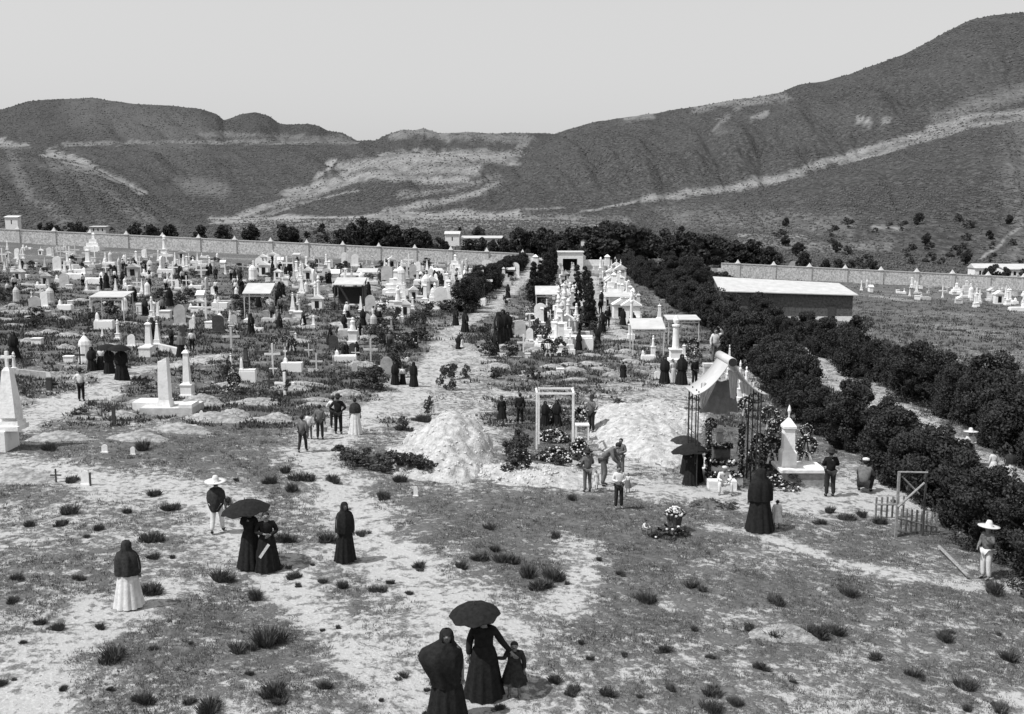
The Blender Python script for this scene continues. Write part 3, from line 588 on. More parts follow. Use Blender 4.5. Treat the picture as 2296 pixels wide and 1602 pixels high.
# denser leafy bushes in the grave field
BU = [(760, 1030, 80, 30), (800, 1045, 90, 34), (845, 1050, 90, 36), (885, 1058, 100, 42), (935, 1062, 90, 38), (970, 1062, 70, 30), (1000, 1065, 40, 20), (820, 1030, 60, 24), (870, 1045, 70, 30), (915, 1050, 90, 36), (950, 1055, 60, 26), (780, 1035, 70, 24), (820, 1050, 60, 20), (960, 930, 40, 40), (905, 965, 36, 36), (250, 708, 50, 36), (205, 735, 50, 30), (75, 735, 60, 26), (655, 790, 40, 30), (620, 905, 30, 26), (645, 895, 30, 40), (510, 850, 50, 40), (1158, 1030, 90, 76), (1150, 1060, 100, 50), (1165, 1045, 80, 60), (1225, 780, 40, 60), (1205, 760, 40, 50), (1255, 800, 50, 40), (1020, 850, 50, 30), (1045, 850, 40, 30), (1195, 850, 50, 30), (1110, 850, 40, 24), (1290, 1050, 50, 30), (1255, 1045, 50, 24), (1590, 1135, 90, 14), (1640, 1140, 60, 12), (1500, 1205, 70, 22), (1530, 1200, 50, 20), (1470, 1205, 40, 16), (1740, 1080, 60, 26), (1780, 1090, 50, 26), (1720, 1100, 40, 24), (1390, 905, 50, 12), (1450, 920, 30, 10), (870, 600, 30, 16), (960, 600, 40, 20), (915, 620, 50, 20), (700, 610, 40, 20), (760, 620, 60, 24), (980, 640, 40, 30), (330, 880, 40, 20), (180, 930, 50, 14), (1340, 780, 60, 14), (390, 915, 40, 18), (1000, 700, 60, 30), (960, 710, 60, 30), (1080, 760, 40, 24), (2110, 812, 28, 10)]
for i, (x, y, wp, hp) in enumerate(BU):
    p = gp(x, y); s = wp * p.y / F / 1.25; hh = hp * p.y / F / .8
    o = link('bush', TREES['bush', i % 4][0]); o.location = p; o.rotation_euler.z = rnd.uniform(0, 6); o.scale = (s, s, hh)
    o['label'] = 'dark leafy bush growing among the graves'; o['category'] = 'bush'; o['group'] = 'dark bushes among the graves'

for i in range(46):
    x = rnd.uniform(1700, 2310) if i < 34 else rnd.uniform(100, 1150); Y = rnd.uniform(240, 400); k, _ = K(x, 540); g = gz(k * Y, Y); s = rnd.uniform(2, 5)
    o = link('bush', TREES['bush', i % 4][0]); o.location = (k * Y, Y, g); o.scale = (s * 1.3, s, s); o['label'] = 'dark spreading bush on the land beyond the walls'; o['category'] = 'bush'; o['group'] = 'bushes beyond the walls'
def fl(b, n, m, t):
    o = b.obj(n, m, t); o['kind'] = 'stuff'; return o
# ---------------------------------------------------------------- tombs
def cross(b, z, h, c=(0, 0), w=.09):
    b.bb(c[0] - w / 2, c[0] + w / 2, c[1] - w / 2, c[1] + w / 2, z, z + h); b.bb(c[0] - h * .33, c[0] - w / 2, c[1] - w / 2, c[1] + w / 2, z + h * .58, z + h * .58 + w); b.bb(c[0] + w / 2, c[0] + h * .33, c[1] - w / 2, c[1] + w / 2, z + h * .58, z + h * .58 + w)
# every kind: list of (part name, builder, material), unit height 1
def k_obelisk():
    a = MB().sq([(.17, -.2), (.17, .05), (.14, .055), (.14, .22), (.155, .23), (.155, .255)]); s = MB().sq([(.105, .255), (.085, .30), (.06, .84), (.085, .85), (.085, .865), (.04, .91)]); c = MB(); cross(c, .905, .095, w=.014)
    return [('plinth', a), ('shaft', s), ('cross', c)]
def k_spire():
    a = MB().sq([(.15, -.2), (.15, .12), (.17, .13), (.17, .15), (.11, .16), (.11, .3)]); s = MB().sq([(.09, .3), (.03, .86), (.045, .87), (.02, .9)]); c = MB().ball((0, 0, .95), .035)
    return [('plinth', a), ('shaft', s), ('finial', c)]
def k_column():
    a = MB().sq([(.16, -.2), (.16, .1), (.12, .11), (.12, .28), (.14, .29), (.14, .31)]); s = MB().lathe([(.085, .31), (.075, .36), (.065, .75), (.09, .78), (.09, .81), (.05, .82)], 12); c = MB().lathe([(.03, .82), (.06, .86), (.07, .91), (.045, .95), (.02, 1.0)], 10)
    return [('plinth', a), ('column', s), ('urn', c)]
def k_statue():
    a = MB().sq([(.15, -.2), (.15, .15), (.12, .16), (.12, .5), (.145, .51), (.145, .54)]); s = MB().lathe([(.085, .54), (.09, .6), (.06, .74), (.075, .86), (.03, .9), (.045, .93), (.045, .97), (.01, 1.0)], 10)
    return [('pedestal', a), ('statue', s)]
def k_bell():
    s = MB().lathe([(.22, -.1), (.23, .1), (.21, .2), (.2, .55), (.21, .6), (.18, .72), (.08, .85), (.05, .88), (.04, .9)], 10, sy=.6); c = MB(); cross(c, .88, .14, w=.02)
    return [('body', s), ('cross', c)]
def k_headstone():
    b = MB(); N = 10; pts = [(-.28, -.1), (.28, -.1), (.28, .72)] + [(.28 * math.cos(math.pi * i / N), .72 + .26 * math.sin(math.pi * i / N)) for i in range(1, N)] + [(-.28, .72)]
    n = len(pts); b.add([(x, -.06, z) for x, z in pts] + [(x, .06, z) for x, z in pts], [tuple(range(n)), tuple(range(2 * n - 1, n - 1, -1))] + [(i, (i + 1) % n + 0, (i + 1) % n + n, i + n)[::-1] for i in range(n)])
    return [('stone', b), ('foot', MB().bb(-.36, .36, -.16, .16, -.2, .09))]
def k_slab(): # long grave with headpost
    a = MB().bb(-.35, 1.5, -.42, .42, -.3, .42); a.bb(-.30, 1.45, -.37, .37, .42, .50); s = MB().sq([(.2, .5), (.16, .55), (.12, .85), (.05, .95), (.02, 1.0)], (-.12, 0, 0))
    return [('grave_slab', a), ('headpost', s)]
def k_slabcross():
    a = MB().bb(-.5, 1.2, -.4, .4, -.3, .36); s = MB().sq([(.16, .36), (.12, .52), (.06, .56)], (-.2, 0, 0)); c = MB(); cross(c, .54, .46, (-.2, 0), .07)
    return [('grave_slab', a), ('foot', s), ('cross', c)]
def k_shrine():
    a = MB().bb(-.3, .3, -.22, .22, -.2, .62); r = MB().add([(-.36, -.28, .62), (.36, -.28, .62), (.36, .28, .62), (-.36, .28, .62), (0, -.28, .86), (0, .28, .86)], [(0, 1, 4), (2, 3, 5), (1, 2, 5, 4), (3, 0, 4, 5), (0, 3, 2, 1)]); c = MB(); cross(c, .85, .16, w=.03)
    return [('niche_body', a), ('gable', r), ('cross', c), ('niche_opening', MB().bb(-.12, .12, -.235, -.2, .1, .5), 'void')]
def k_tiers():
    a = MB().bb(-.5, .5, -.4, .4, -.2, .22); a2 = MB().bb(-.38, .38, -.28, .3, .22, .42); a3 = MB().bb(-.24, .24, -.16, .2, .42, .62); s = MB().sq([(.1, .62), (.07, .9), (.1, .91), (.03, 1.0)], (0, .02, 0))
    return [('lower_step', a), ('middle_step', a2), ('upper_step', a3), ('finial', s)]
def k_box(): return [('block', MB().bb(-.6, .6, -.4, .4, -.3, .86)), ('cap', MB().bb(-.66, .66, -.46, .46, .86, 1.0))]
def k_cross():
    c = MB(); cross(c, -.2, 1.2, w=.09); return [('cross', c)]
def k_broken():
    a = MB().bb(-.24, .24, -.16, .16, -.1, .10); s = MB().add([(-.12, -.1, .1), (.13, -.1, .1), (.13, .1, .1), (-.12, .1, .1), (-.095, -.08, .96), (.10, -.08, 1.0), (.10, .08, .98), (-.095, .08, .93)], [(0, 3, 2, 1), (4, 5, 6, 7), (0, 1, 5, 4), (1, 2, 6, 5), (2, 3, 7, 6), (3, 0, 4, 7)])
    return [('foot', a), ('shaft', s)]
KINDS = dict(obelisk=k_obelisk, spire=k_spire, column=k_column, statue=k_statue, bell=k_bell, headstone=k_headstone, slab=k_slab, slabcross=k_slabcross, shrine=k_shrine, tiers=k_tiers, box=k_box, cross=k_cross, broken=k_broken)
KN = dict(obelisk='obelisk', spire='spire_monument', column='column_monument', statue='statue_monument', bell='rounded_monument', headstone='headstone', slab='slab_grave', slabcross='cross_grave', shrine='niche_tomb', tiers='stepped_tomb', box='box_tomb', cross='grave_cross', broken='broken_column')
CACHE = {}
def parts(kind, m):
    if (kind, m) not in CACHE:
        CACHE[kind, m] = [(q[0], q[1].mesh(q[0], q[2] if len(q) > 2 else m)) for q in KINDS[kind]()]
    return CACHE[kind, m]
def single(kind, m):
    if ('s', kind, m) not in CACHE:
        b = MB()
        for q in KINDS[kind]():
            b.cur = 1 if len(q) > 2 else 0; b.add(q[1].v, q[1].f)
        CACHE['s', kind, m] = b.mesh(KN[kind], [m, 'void'])
    return CACHE['s', kind, m]
def tomb(kind, x, y, yt, label, m='white', rz=0, wx=1.0, p=None, single_=False, group=None, h=None, cat=None):
    p = p or gp(x, y); h = h or max(.3, zat(yt, p.y) - p.z)
    cat = cat or KN[kind].replace('_', ' ')
    if kind in ('slab', 'slabcross', 'shrine', 'box', 'tiers', 'headstone'): sxy = h
    else: sxy = h
    if single_: t = thing(KN[kind], label, cat, p, rz, group, 1, single(kind, m))
    else:
        t = thing(KN[kind], label, cat, p, rz, group)
        for n_, me in parts(kind, m): link(n_, me, t)
    t.scale = (sxy * wx, sxy * wx, h); return t
T = tomb
# the ones that can be told apart
T('tiers', 211, 560, 522, 'large white stepped tomb just before the left wall', wx=.9)
T('obelisk', 198, 598, 556, 'white obelisk with cross below the stepped tomb by the wall', wx=1.3)
T('obelisk', 306, 592, 561, 'thin white obelisk on dark weeds left of the crowded tombs')
T('column', 370, 573, 527, 'white pillar tomb standing against the left wall', wx=1.3)
T('slab', 186, 627, 600, 'low white slab grave with rounded headpost, left far field', wx=1.1, rz=3.14)
T('slab', 226, 637, 610, 'small white slab grave with leaning headpost, left far field', wx=1, rz=3.0)
T('spire', 260, 656, 624, 'thin white spire directly behind the long flat canopy')
T('slabcross', 75, 682, 652, 'white box grave topped by a cross at the far left', wx=.55)
T('headstone', 397, 648, 626, 'white headstone block left of the crowded middle tombs', wx=.7)
T('spire', 403, 622, 597, 'slim white spire among the far middle tombs')
T('slabcross', 487, 692, 655, 'white L-shaped grave with pointed post left of the tall canopy', wx=.55)
T('column', 341, 712, 664, 'tall white round column rising from a large pale slab', wx=.8)
T('box', 372, 715, 696, 'large white slab block right of the tall round column', wx=1.0)
T('headstone', 360, 700, 674, 'white rounded headstone behind the large white slab block', wx=.9)
T('box', 313, 708, 680, 'white square tomb block with small knob, left of the column', wx=.35)
T('bell', 280, 697, 662, 'white bell shaped monument beside the round dark bush', wx=.9)
T('slab', 222, 736, 700, 'white slab grave with slanted headpost under the flat canopy', wx=.62)
T('column', 265, 762, 716, 'narrow white column tomb above the umbrella group', wx=.9)
T('spire', 230, 757, 733, 'short white post directly above the umbrella group')
T('headstone', 295, 777, 750, 'white square headstone right of the umbrella group', wx=1.1)
T('obelisk', 335, 794, 716, 'tall tapering white obelisk behind the white box tomb', wx=1.0)
T('spire', 354, 780, 718, 'thin pointed white spire beside the tall tapering obelisk')
T('box', 327, 800, 778, 'wide white box tomb at the foot of the tapering obelisk', wx=.95)
T('bell', 192, 815, 746, 'big white bell shaped monument beside the dark-clothed group', wx=1.0)
T('box', 156, 812, 798, 'low white slab left of the big bell monument', wx=1.3)
T('column', 33, 840, 789, 'white square post behind the huge left edge obelisk', wx=.9)
T('bell', 494, 734, 698, 'small white bell monument left of the tall canopy', wx=.9)
T('spire', 516, 724, 695, 'small leaning white spire left of the tall canopy')
T('box', 478, 730, 720, 'low white slab left of the small bell monument', wx=1.2)
T('box', 84, 772, 758, 'low white block at the far left among weeds', wx=1.3)
T('obelisk', 421, 890, 775, 'tall slender white obelisk behind the broken shaft', wx=.75)
T('slab', 545, 856, 800, 'grave with small pointed white post on a pale slab, mid left', wx=.35, m='white')
T('spire', 519, 848, 791, 'white bust-like post above a grave covered in greenery', wx=.8)
T('slabcross', 646, 832, 779, 'white block grave with a pointed cross, middle left field', wx=.5)
T('statue', 792, 774, 712, 'large white square pillar monument in the middle field', wx=1.25)
T('spire', 809, 700, 664, 'white spire directly behind the large square pillar monument')
T('column', 715, 684, 617, 'tall white column left of the dark canopy', wx=.8)
T('column', 708, 690, 630, 'shorter white column touching the tall one left of the dark canopy', wx=.8)
T('spire', 657, 704, 655, 'white spire right of the tall canopy over its slab', wx=1)
T('box', 668, 716, 698, 'wide white slab below the spire right of the tall canopy', wx=1.1)
T('box', 610, 714, 696, 'wide white slab under the tall canopy', wx=1.5)
T('statue', 893, 716, 640, 'tall white column with a statue on top, left of the central path', wx=.95)
T('shrine', 909, 710, 666, 'white gabled niche tomb beside the statue column', wx=.8)
T('obelisk', 925, 694, 664, 'small white obelisk right of the niche tomb')
T('obelisk', 790, 684, 646, 'white obelisk under the dark canopy', wx=1)
T('cross', 804, 686, 656, 'pale cross to the right under the dark canopy', wx=1)
T('column', 835, 712, 690, 'small white column below the dark canopy')
T('spire', 677, 662, 618, 'white spire on a broad foot behind the tall canopy', wx=1.2)
T('spire', 634, 650, 622, 'white spire left of the broad-footed one', wx=1)
T('tiers', 975, 690, 634, 'large stepped white tomb with tall spire near the curving hedge', wx=.55)
T('box', 945, 678, 664, 'long white block left of the large stepped tomb', wx=1.2)
T('shrine', 590, 594, 566, 'white gabled tomb at the foot of the left wall', wx=1)
T('obelisk', 1258, 792, 715, 'tallest white pillar at the near end of the central white row', wx=1.2)
T('tiers', 1278, 795, 742, 'broad white stepped tomb at the near end of the central row', wx=.42)
T('tiers', 1276, 765, 715, 'white stepped tomb second from the near end of the central row', wx=.42)
T('column', 1264, 750, 648, 'very tall white column in the central white row', wx=.7)
T('column', 1252, 712, 640, 'tall white column right of the small square canopy', wx=.7)
T('obelisk', 1215, 736, 685, 'white obelisk standing left of the central row', wx=1)
T('box', 1197, 732, 718, 'small white block left of that central obelisk', wx=.8)
T('box', 1183, 803, 792, 'low white slab in weeds left of the central row', wx=.9)
T('box', 1256, 838, 826, 'white slab lying alone below the central row', wx=1.1)
T('column', 1420, 716, 648, 'tall white column at the right of the framed canopy', wx=.8)
T('column', 1415, 760, 655, 'tallest white column right of the framed canopy', wx=.45)
T('obelisk', 1478, 724, 680, 'white obelisk with cross behind the front square canopy', wx=1)
T('column', 1514, 815, 708, 'big white pillar standing between the two front canopies', wx=.95)
T('statue', 1464, 806, 752, 'white statue figure beneath the front square canopy', wx=.7)
T('slab', 1443, 808, 785, 'white slab grave beneath the front square canopy', wx=.7)
T('obelisk', 1533, 810, 770, 'small white obelisk right of the big pillar')
T('spire', 1634, 850, 772, 'thin white finial rising behind the tent pavilion', wx=.5)
T('statue', 1672, 905, 822, 'white urn monument behind the right slope of the pavilion', wx=.6)
T('box', 1590, 860, 815, 'stack of pale blocks left of the tent pavilion', m='pale', wx=.5)
T('column', 1658, 900, 808, 'thin white post behind the pavilion roof', wx=.4)
T('headstone', 1291, 1046, 1025, 'small white tomb with dark window left of the two men', wx=1.2)
T('headstone', 1475, 850, 832, 'white block beside the women in cloaks', wx=1.5)
T('headstone', 235, 1015, 1000, 'tiny white marker in the left foreground scrub', wx=1.3)
T('headstone', 298, 1020, 1003, 'small white marker right of the tiny one', wx=1)
T('headstone', 192, 1088, 1055, 'white slab stone with a dark post beside it, left foreground', wx=.9)
T('headstone', 932, 1113, 1090, 'small white marker left of the central grass', wx=.7)
T('cross', 126, 1082, 1052, 'dark wooden cross leaning in the left foreground', m='darkwood', wx=1)
T('box', 203, 1090, 1060, 'dark post beside the white slab stone', m='darkwood', wx=.1, cat='post')
T('box', 256, 952, 910, 'dark wooden post in the left sand', m='darkwood', wx=.14, cat='post')
T('box', 111, 876, 847, 'dark stump post at the end of the low wall', m='darkwood', wx=.3, cat='post')
T('cross', 180, 818, 778, 'thin dark iron cross before the big bell monument', m='iron', wx=.7)
T('headstone', 452, 945, 920, 'small bright white post right of the broken shaft base', wx=.6)
# huge obelisk at the left edge
def edge_obelisk():
    p = gp(-6, 1012); t = thing('stepped_obelisk', 'huge white stepped obelisk cut by the left edge of the photo', 'obelisk', p); zz = lambda y: zat(y, p.y) - p.z; u = p.y / F
    MB().bb(-60 * u, 22 * u, -.1, 60 * u, -1, zz(968)).obj('base_block', 'white', t)
    b = MB(); b.bb(-40 * u, 50 * u, 0, 55 * u, zz(968), zz(958)); b.bb(-36 * u, 46 * u, .15, 50 * u, zz(958), zz(948)); b.bb(-32 * u, 42 * u, .3, 46 * u, zz(948), zz(940)); b.obj('steps', 'white', t)
    MB().sq([(20 * u, zz(940)), (17 * u, zz(905)), (12 * u, zz(860)), (9 * u, zz(835)), (5 * u, zz(828))], (22 * u, 28 * u, 0)).obj('shaft', 'white', t)
    c = MB(); cross(c, zz(830), .62, (22 * u, 28 * u), .1); c.obj('cross', 'white', t)
edge_obelisk()
def broken_shaft():
    p = gp(372, 925); t = thing('broken_shaft_tomb', 'large broken white shaft tomb with long slab on a grey stone base', 'tomb', p); u = p.y / F; zz = lambda y: zat(y, p.y) - p.z
    MB().bb(-50 * u, 68 * u, -.5, 1.2, -.6, .28).obj('grey_base', 'pale', t)
    MB().bb(-80 * u, -4 * u, .2, 1.3, -.4, zz(888) * .55).obj('long_slab', 'white', t)
    MB().bb(38 * u, 68 * u, -.5, .5, .283, .45).obj('small_slab', 'white', t)
    MB().sq([(16 * u, .28), (12 * u, .6), (11.5 * u, zz(860)), (10 * u, zz(810))], (0, 0, 0)).obj('shaft', 'white', t)
    MB().add([(-9.5 * u, -9.5 * u, zz(810)), (9.5 * u, -9.5 * u, zz(810)), (9.5 * u, 9.5 * u, zz(810)), (-9.5 * u, 9.5 * u, zz(810)), (9 * u, -9 * u, zz(801)), (9 * u, 9 * u, zz(801))], [(0, 1, 4), (2, 3, 5), (1, 2, 5, 4), (0, 4, 5, 3), (0, 3, 2, 1)]).obj('broken_top', 'white', t)
broken_shaft()
# pointed white monument on a plinth beside the pavilion
def pointed():
    p = gp(1772, 1088); t = thing('pointed_monument', 'white pillar with pointed finial on a long plinth right of the pavilion', 'monument', p); u = p.y / F; zz = lambda y: zat(y, p.y) - p.z
    h0 = zz(1056); MB().bb(-22 * u, 75 * u, -.1, 1.15, -.4, h0 - .05).obj('plinth', 'grey', t)
    MB().bb(-26 * u, 79 * u, -.18, 1.22, h0 - .05, h0 + .06).obj('plinth_slab', 'white', t)
    MB().sq([(17 * u, h0 + .06), (17 * u, zz(1020)), (13 * u, zz(1014)), (12 * u, zz(968)), (10.5 * u, zz(966))], (0, .5, 0)).obj('shaft', 'white', t)
    MB().sq([(15 * u, zz(966)), (15 * u, zz(961)), (9 * u, zz(953)), (3 * u, zz(944))], (0, .5, 0)).obj('capital', 'white', t)
    MB().lathe([(.03, zz(945)), (.03, zz(935)), (.07, zz(927)), (.04, zz(919)), (.01, zz(914))], 8, (0, .5, 0)).obj('finial', 'white', t)
pointed()
# the many look-alikes
def inpoly(x, y, P):
    c = False
    for (x0, y0), (x1, y1) in zip(P, P[1:] + P[:1]):
        if (y0 > y) != (y1 > y) and x < (x1 - x0) * (y - y0) / (y1 - y0) + x0: c = not c
    return c
PLACED = []
def scatter(n, P, kinds, hr, lab, grp, gap=.8, dens=None, m=('white', 'white', 'pale')):
    xs = [q[0] for q in P]; ys = [q[1] for q in P]; k = 0; tries = 0
    while k < n and tries < n * 60:
        tries += 1; x, y = rnd.uniform(min(xs), max(xs)), rnd.uniform(min(ys), max(ys))
        if not inpoly(x, y, P): continue
        p = gp(x, y)
        if any((p.x - a) ** 2 + (p.y - b) ** 2 < gap * gap for a, b in PLACED): continue
        if float(pathd(np.array([p.x]), np.array([p.y]))[0]) > .4: continue
        PLACED.append((p.x, p.y)); kind = rnd.choice(kinds); h = rnd.uniform(*hr)
        if kind in ('box', 'slab', 'slabcross'): h *= .55
        if kind == 'box': h *= .6
        T(kind, x, y, 0, lab % KN[kind].replace('_', ' '), rnd.choice(m), rnd.choice([0, 0, .1, -.15, 1.57, 3.1]) + rnd.uniform(-.1, .1), rnd.uniform(.8, 1.15), p, True, grp + ', ' + KN[kind].replace('_', ' ') + 's', h)
        k += 1
A_ = ['obelisk', 'spire', 'headstone', 'slabcross', 'slab', 'box', 'cross', 'column', 'shrine', 'bell']
scatter(110, [(0, 552), (600, 585), (600, 625), (0, 620)], A_ + ['cross', 'box', 'slab'], (1.1, 2.3), 'small white %s in the far left field', 'far left field tombs')
scatter(135, [(560, 585), (1160, 603), (1100, 650), (560, 640)], A_, (1.3, 2.7), 'white %s in the crowded far middle field', 'crowded far middle tombs')
scatter(44, [(880, 605), (1175, 612), (1040, 700), (880, 690)], A_ + ['tiers', 'tiers'], (1.7, 3.2), 'white %s beside the curving hedge', 'tombs by the curving hedge')
scatter(48, [(1245, 600), (1310, 600), (1300, 790), (1240, 790)], ['tiers', 'column', 'obelisk', 'box', 'statue', 'shrine', 'slab'], (1.6, 3.2), 'white %s of the central white row', 'central white row tombs', .9)
scatter(66, [(1330, 600), (1385, 600), (1432, 720), (1425, 735), (1345, 690)], ['tiers', 'column', 'obelisk', 'box', 'statue', 'shrine', 'slab', 'spire'], (1.6, 3.3), 'white %s left of the avenue hedge', 'tombs left of the avenue hedge')
scatter(22, [(1170, 690), (1240, 640), (1240, 800), (1160, 800)], ['obelisk', 'headstone', 'box', 'slab', 'cross'], (.8, 1.8), 'white %s between central path and white row', 'tombs between the central path and the white row')
scatter(100, [(0, 620), (880, 630), (880, 760), (0, 720)], A_ + ['box', 'box', 'slab'], (.8, 1.8), 'pale %s in the open left field', 'open left field tombs', 1.5)
scatter(36, [(1930, 640), (2296, 655), (2296, 690), (2150, 690), (1930, 652)], A_, (1.2, 2.6), 'white %s near the right wall', 'tombs near the right wall')
scatter(46, [(250, 700), (960, 720), (900, 850), (640, 900), (440, 800)], ['headstone', 'cross', 'slab', 'slabcross', 'spire', 'obelisk', 'box', 'cross'], (.6, 1.4), 'small pale %s in the near left graves', 'near left small graves', 1.5, m=('white', 'pale', 'darkwood', 'grey'))
scatter(14, [(2130, 655), (2296, 660), (2296, 700), (2160, 690)], ['tiers', 'box', 'slab', 'column'], (1.4, 2.8), 'white %s of the right hand cluster', 'right cluster tombs')
# earth mounds over graves
def mound_mesh(seed, n=26, rough=.12, pts=None):
    g = np.random.default_rng(seed); a = np.linspace(-1.35, 1.35, n); X, Y = np.meshgrid(a, a); r = np.sqrt(X ** 2 + Y ** 2)
    r2 = r * (1 + (fbm(X * 2 + seed, Y * 2, 3, seed) - .5) * .5); Z = np.clip(1 - r2 ** 1.3, -.1, 1) ** 1 if False else np.maximum(1 - r2 ** 1.5, -1.5) - .05
    Z = Z + (fbm(X * 5 + seed, Y * 5, 4, seed + 1) - .5) * rough * (Z > .02)
    V = np.stack([X, Y, Z], -1).reshape(-1, 3); i = np.arange(n * n).reshape(n, n)
    Fc = np.stack([i[:-1, :-1], i[:-1, 1:], i[1:, 1:], i[1:, :-1]], -1).reshape(-1, 4); return V, Fc
MD = []
for i in range(4):
    V, Fc = mound_mesh(i, 26, .7); V[:, 0] *= 1.0; V[:, 1] *= .5; MD.append(npmesh('grave_mound', V, Fc, 'gravesoil', 4, smooth=True))
def gm(x, y, L_, h, rz, lab, grp=None):
    p = gp(x, y); o = thing('grave_mound', lab, 'grave mound', p, rz, grp, 1, MD[rnd.randrange(4)]); o.scale = (L_, L_, h)
for i in range(130):
    for _ in range(50):
        x, y = rnd.choice([(rnd.uniform(-20, 900), rnd.uniform(640, 960)), (rnd.uniform(0, 900), rnd.uniform(600, 760)), (rnd.uniform(1040, 1420), rnd.uniform(700, 860))])
        p = gp(x, y)
        if float(pathd(np.array([p.x]), np.array([p.y]))[0]) < .3: break
    gm(x, y, rnd.uniform(.7, 1.2), rnd.uniform(.14, .34), rnd.uniform(-.35, .35), 'low pale earth grave mound', 'low earth grave mounds')
for x, y, L_, h in ((470, 940, 2.2, .35), (400, 965, 2.0, .35), (130, 985, 2.0, .35), (450, 905, 1.7, .5), (40, 1075, 2.2, .4), (300, 985, 2.0, .3), (1745, 1425, 1.3, .28)):
    gm(x, y, L_ * .6, h, .05, 'wide pale earth mound in the sandy foreground', 'wide foreground earth mounds')
def bigmound(x, y, wpx, hpx, dep, lab, seed, m='dirt', rz=0):
    p = gp(x, y); u = p.y / F; V, Fc = mound_mesh(seed, 70, .09); cx = .12
    V[:, 0] *= wpx * u / 2; V[:, 1] *= dep; hh = max(.3, hpx * u); V[:, 2] *= hh; V[:, 2] = np.maximum(V[:, 2], -.6)
    V[:, 2] += (fbm(V[:, 0] * 1.6, V[:, 1] * 1.6, 5, 5) - .5) * .55 * np.clip(V[:, 2] / hh * 3, 0, 1) * min(1, hh) + (vn(V[:, 0] * 9, V[:, 1] * 9, 6) - .5) * .12 * (V[:, 2] > .03)
    cl = [rg.integers(0, len(V), int(250 * wpx / 100))]; q_ = V[cl[0]]; q_ = q_[q_[:, 2] > .02]; bv, bf = blobs(q_[:, 0], q_[:, 1], q_[:, 2] , rg.uniform(.02, .10, len(q_)), .8)
    t = thing('earth_heap', lab, 'earth heap', (p.x, p.y + dep * .45, gz(p.x, p.y + dep * .45) - .05), rz, None, 1, npmesh('earth_heap', V, Fc, m, 4, smooth=True)); cm_ = link('clods', npmesh('clods', bv, bf, 'pale' if m == 'dirt' else m), t); cm_['kind'] = 'stuff'
bigmound(1005, 1032, 225, 88, 4.8, 'big pale heap of dug earth in the middle, left of the white frame', 3)
bigmound(930, 1045, 200, 26, 2.4, 'low pale spill of earth left of the big heap', 6)
bigmound(1455, 1015, 280, 50, 8.0, 'broad pale earth heap between the white frame and the pavilion', 9)
bigmound(1500, 955, 200, 40, 4.0, 'second pale earth bank behind the broad heap', 12)
bigmound(1160, 1075, 260, 12, 1.6, 'flat pale strip of earth before the white frame', 15)
bigmound(1590, 1140, 90, 14, .6, 'small dark heap of earth in front of the sitting man', 18, 'dirtdark')
bigmound(1640, 1095, 60, 10, .5, 'small dark heap of earth at the pavilion foot', 19, 'dirtdark')
# ---------------------------------------------------------------- canopies
def canopy(x0, x1, yt, yb, yf, lab, roofm='sheet', postm='pale', depth=None, front=None, lattice=False, yrt=None):
    xm = (x0 + x1) / 2; p = gp(xm, yf); Y = p.y; u = Y / F; W = (x1 - x0) * u; z0 = zat(yb, Y) - p.z
    D = depth or W * .8; ztop = zat(yt, Y + D) - p.z
    t = thing('grave_canopy', lab, 'grave canopy', p)
    r = MB(); a = [(-W / 2, 0, z0), (W / 2, 0, z0), (W / 2, D, ztop), (-W / 2, D, ztop)]
    r.add([(x, y, z + .07) for x, y, z in a] + a, [(0, 1, 2, 3), (7, 6, 5, 4), (0, 4, 5, 1), (1, 5, 6, 2), (2, 6, 7, 3), (3, 7, 4, 0)]); r.obj('roof', roofm, t)
    for sx in (-1, 1):
        for yy, zt in ((.12, z0), (D - .12, ztop)):
            zt2 = z0 + (ztop - z0) * yy / D
            MB().box((sx * (W / 2 - .12), yy, (zt2 - .4) / 2), (.07, .07, zt2 + .38)).obj('post', postm, t)
    MB().bb(-W / 2 + .16, W / 2 - .16, .09, .15, z0 - .22, z0 - .12).obj('beam', postm, t)
    return t, W, D, z0
canopy(1415, 1492, 716, 740, 800, 'large white square canopy on thin posts, front of the right tombs')
canopy(1495, 1570, 708, 719, 775, 'long flat white canopy right of the big white pillar')
canopy(1200, 1252, 643, 662, 712, 'small white square canopy left of the central white row')
canopy(1356, 1428, 657, 667, 712, 'flat white framed canopy beside the tallest right column')
canopy(202, 281, 655, 668, 722, 'long flat white canopy in the open left field')
canopy(545, 608, 637, 660, 716, 'tall white canopy on thin posts, left middle field')
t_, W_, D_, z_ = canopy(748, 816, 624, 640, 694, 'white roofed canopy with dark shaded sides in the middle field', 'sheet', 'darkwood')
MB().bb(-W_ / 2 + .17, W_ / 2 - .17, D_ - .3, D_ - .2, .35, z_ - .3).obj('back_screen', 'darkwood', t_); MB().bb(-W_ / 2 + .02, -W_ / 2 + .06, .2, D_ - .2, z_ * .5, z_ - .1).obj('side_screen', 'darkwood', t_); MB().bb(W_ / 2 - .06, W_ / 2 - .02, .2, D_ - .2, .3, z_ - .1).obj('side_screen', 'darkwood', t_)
canopy(799, 845, 603, 612, 636, 'white canopy directly behind the dark sided one', depth=2)
canopy(762, 815, 613, 619, 636, 'narrow white canopy just behind the dark sided one', depth=2)
canopy(1000, 1060, 650, 656, 672, 'flat white canopy at the curving hedge', depth=2)
canopy(655, 672, 568, 572, 590, 'tiny white canopy before the left wall', depth=1.5)
canopy(1085, 1155, 600, 606, 628, 'wide low white canopy left of the hedge top', depth=2.5)
canopy(1365, 1395, 577, 582, 600, 'small flat canopy right of the gate', depth=2)
canopy(1463, 1492, 581, 586, 603, 'small canopy by the low white wall', depth=2)
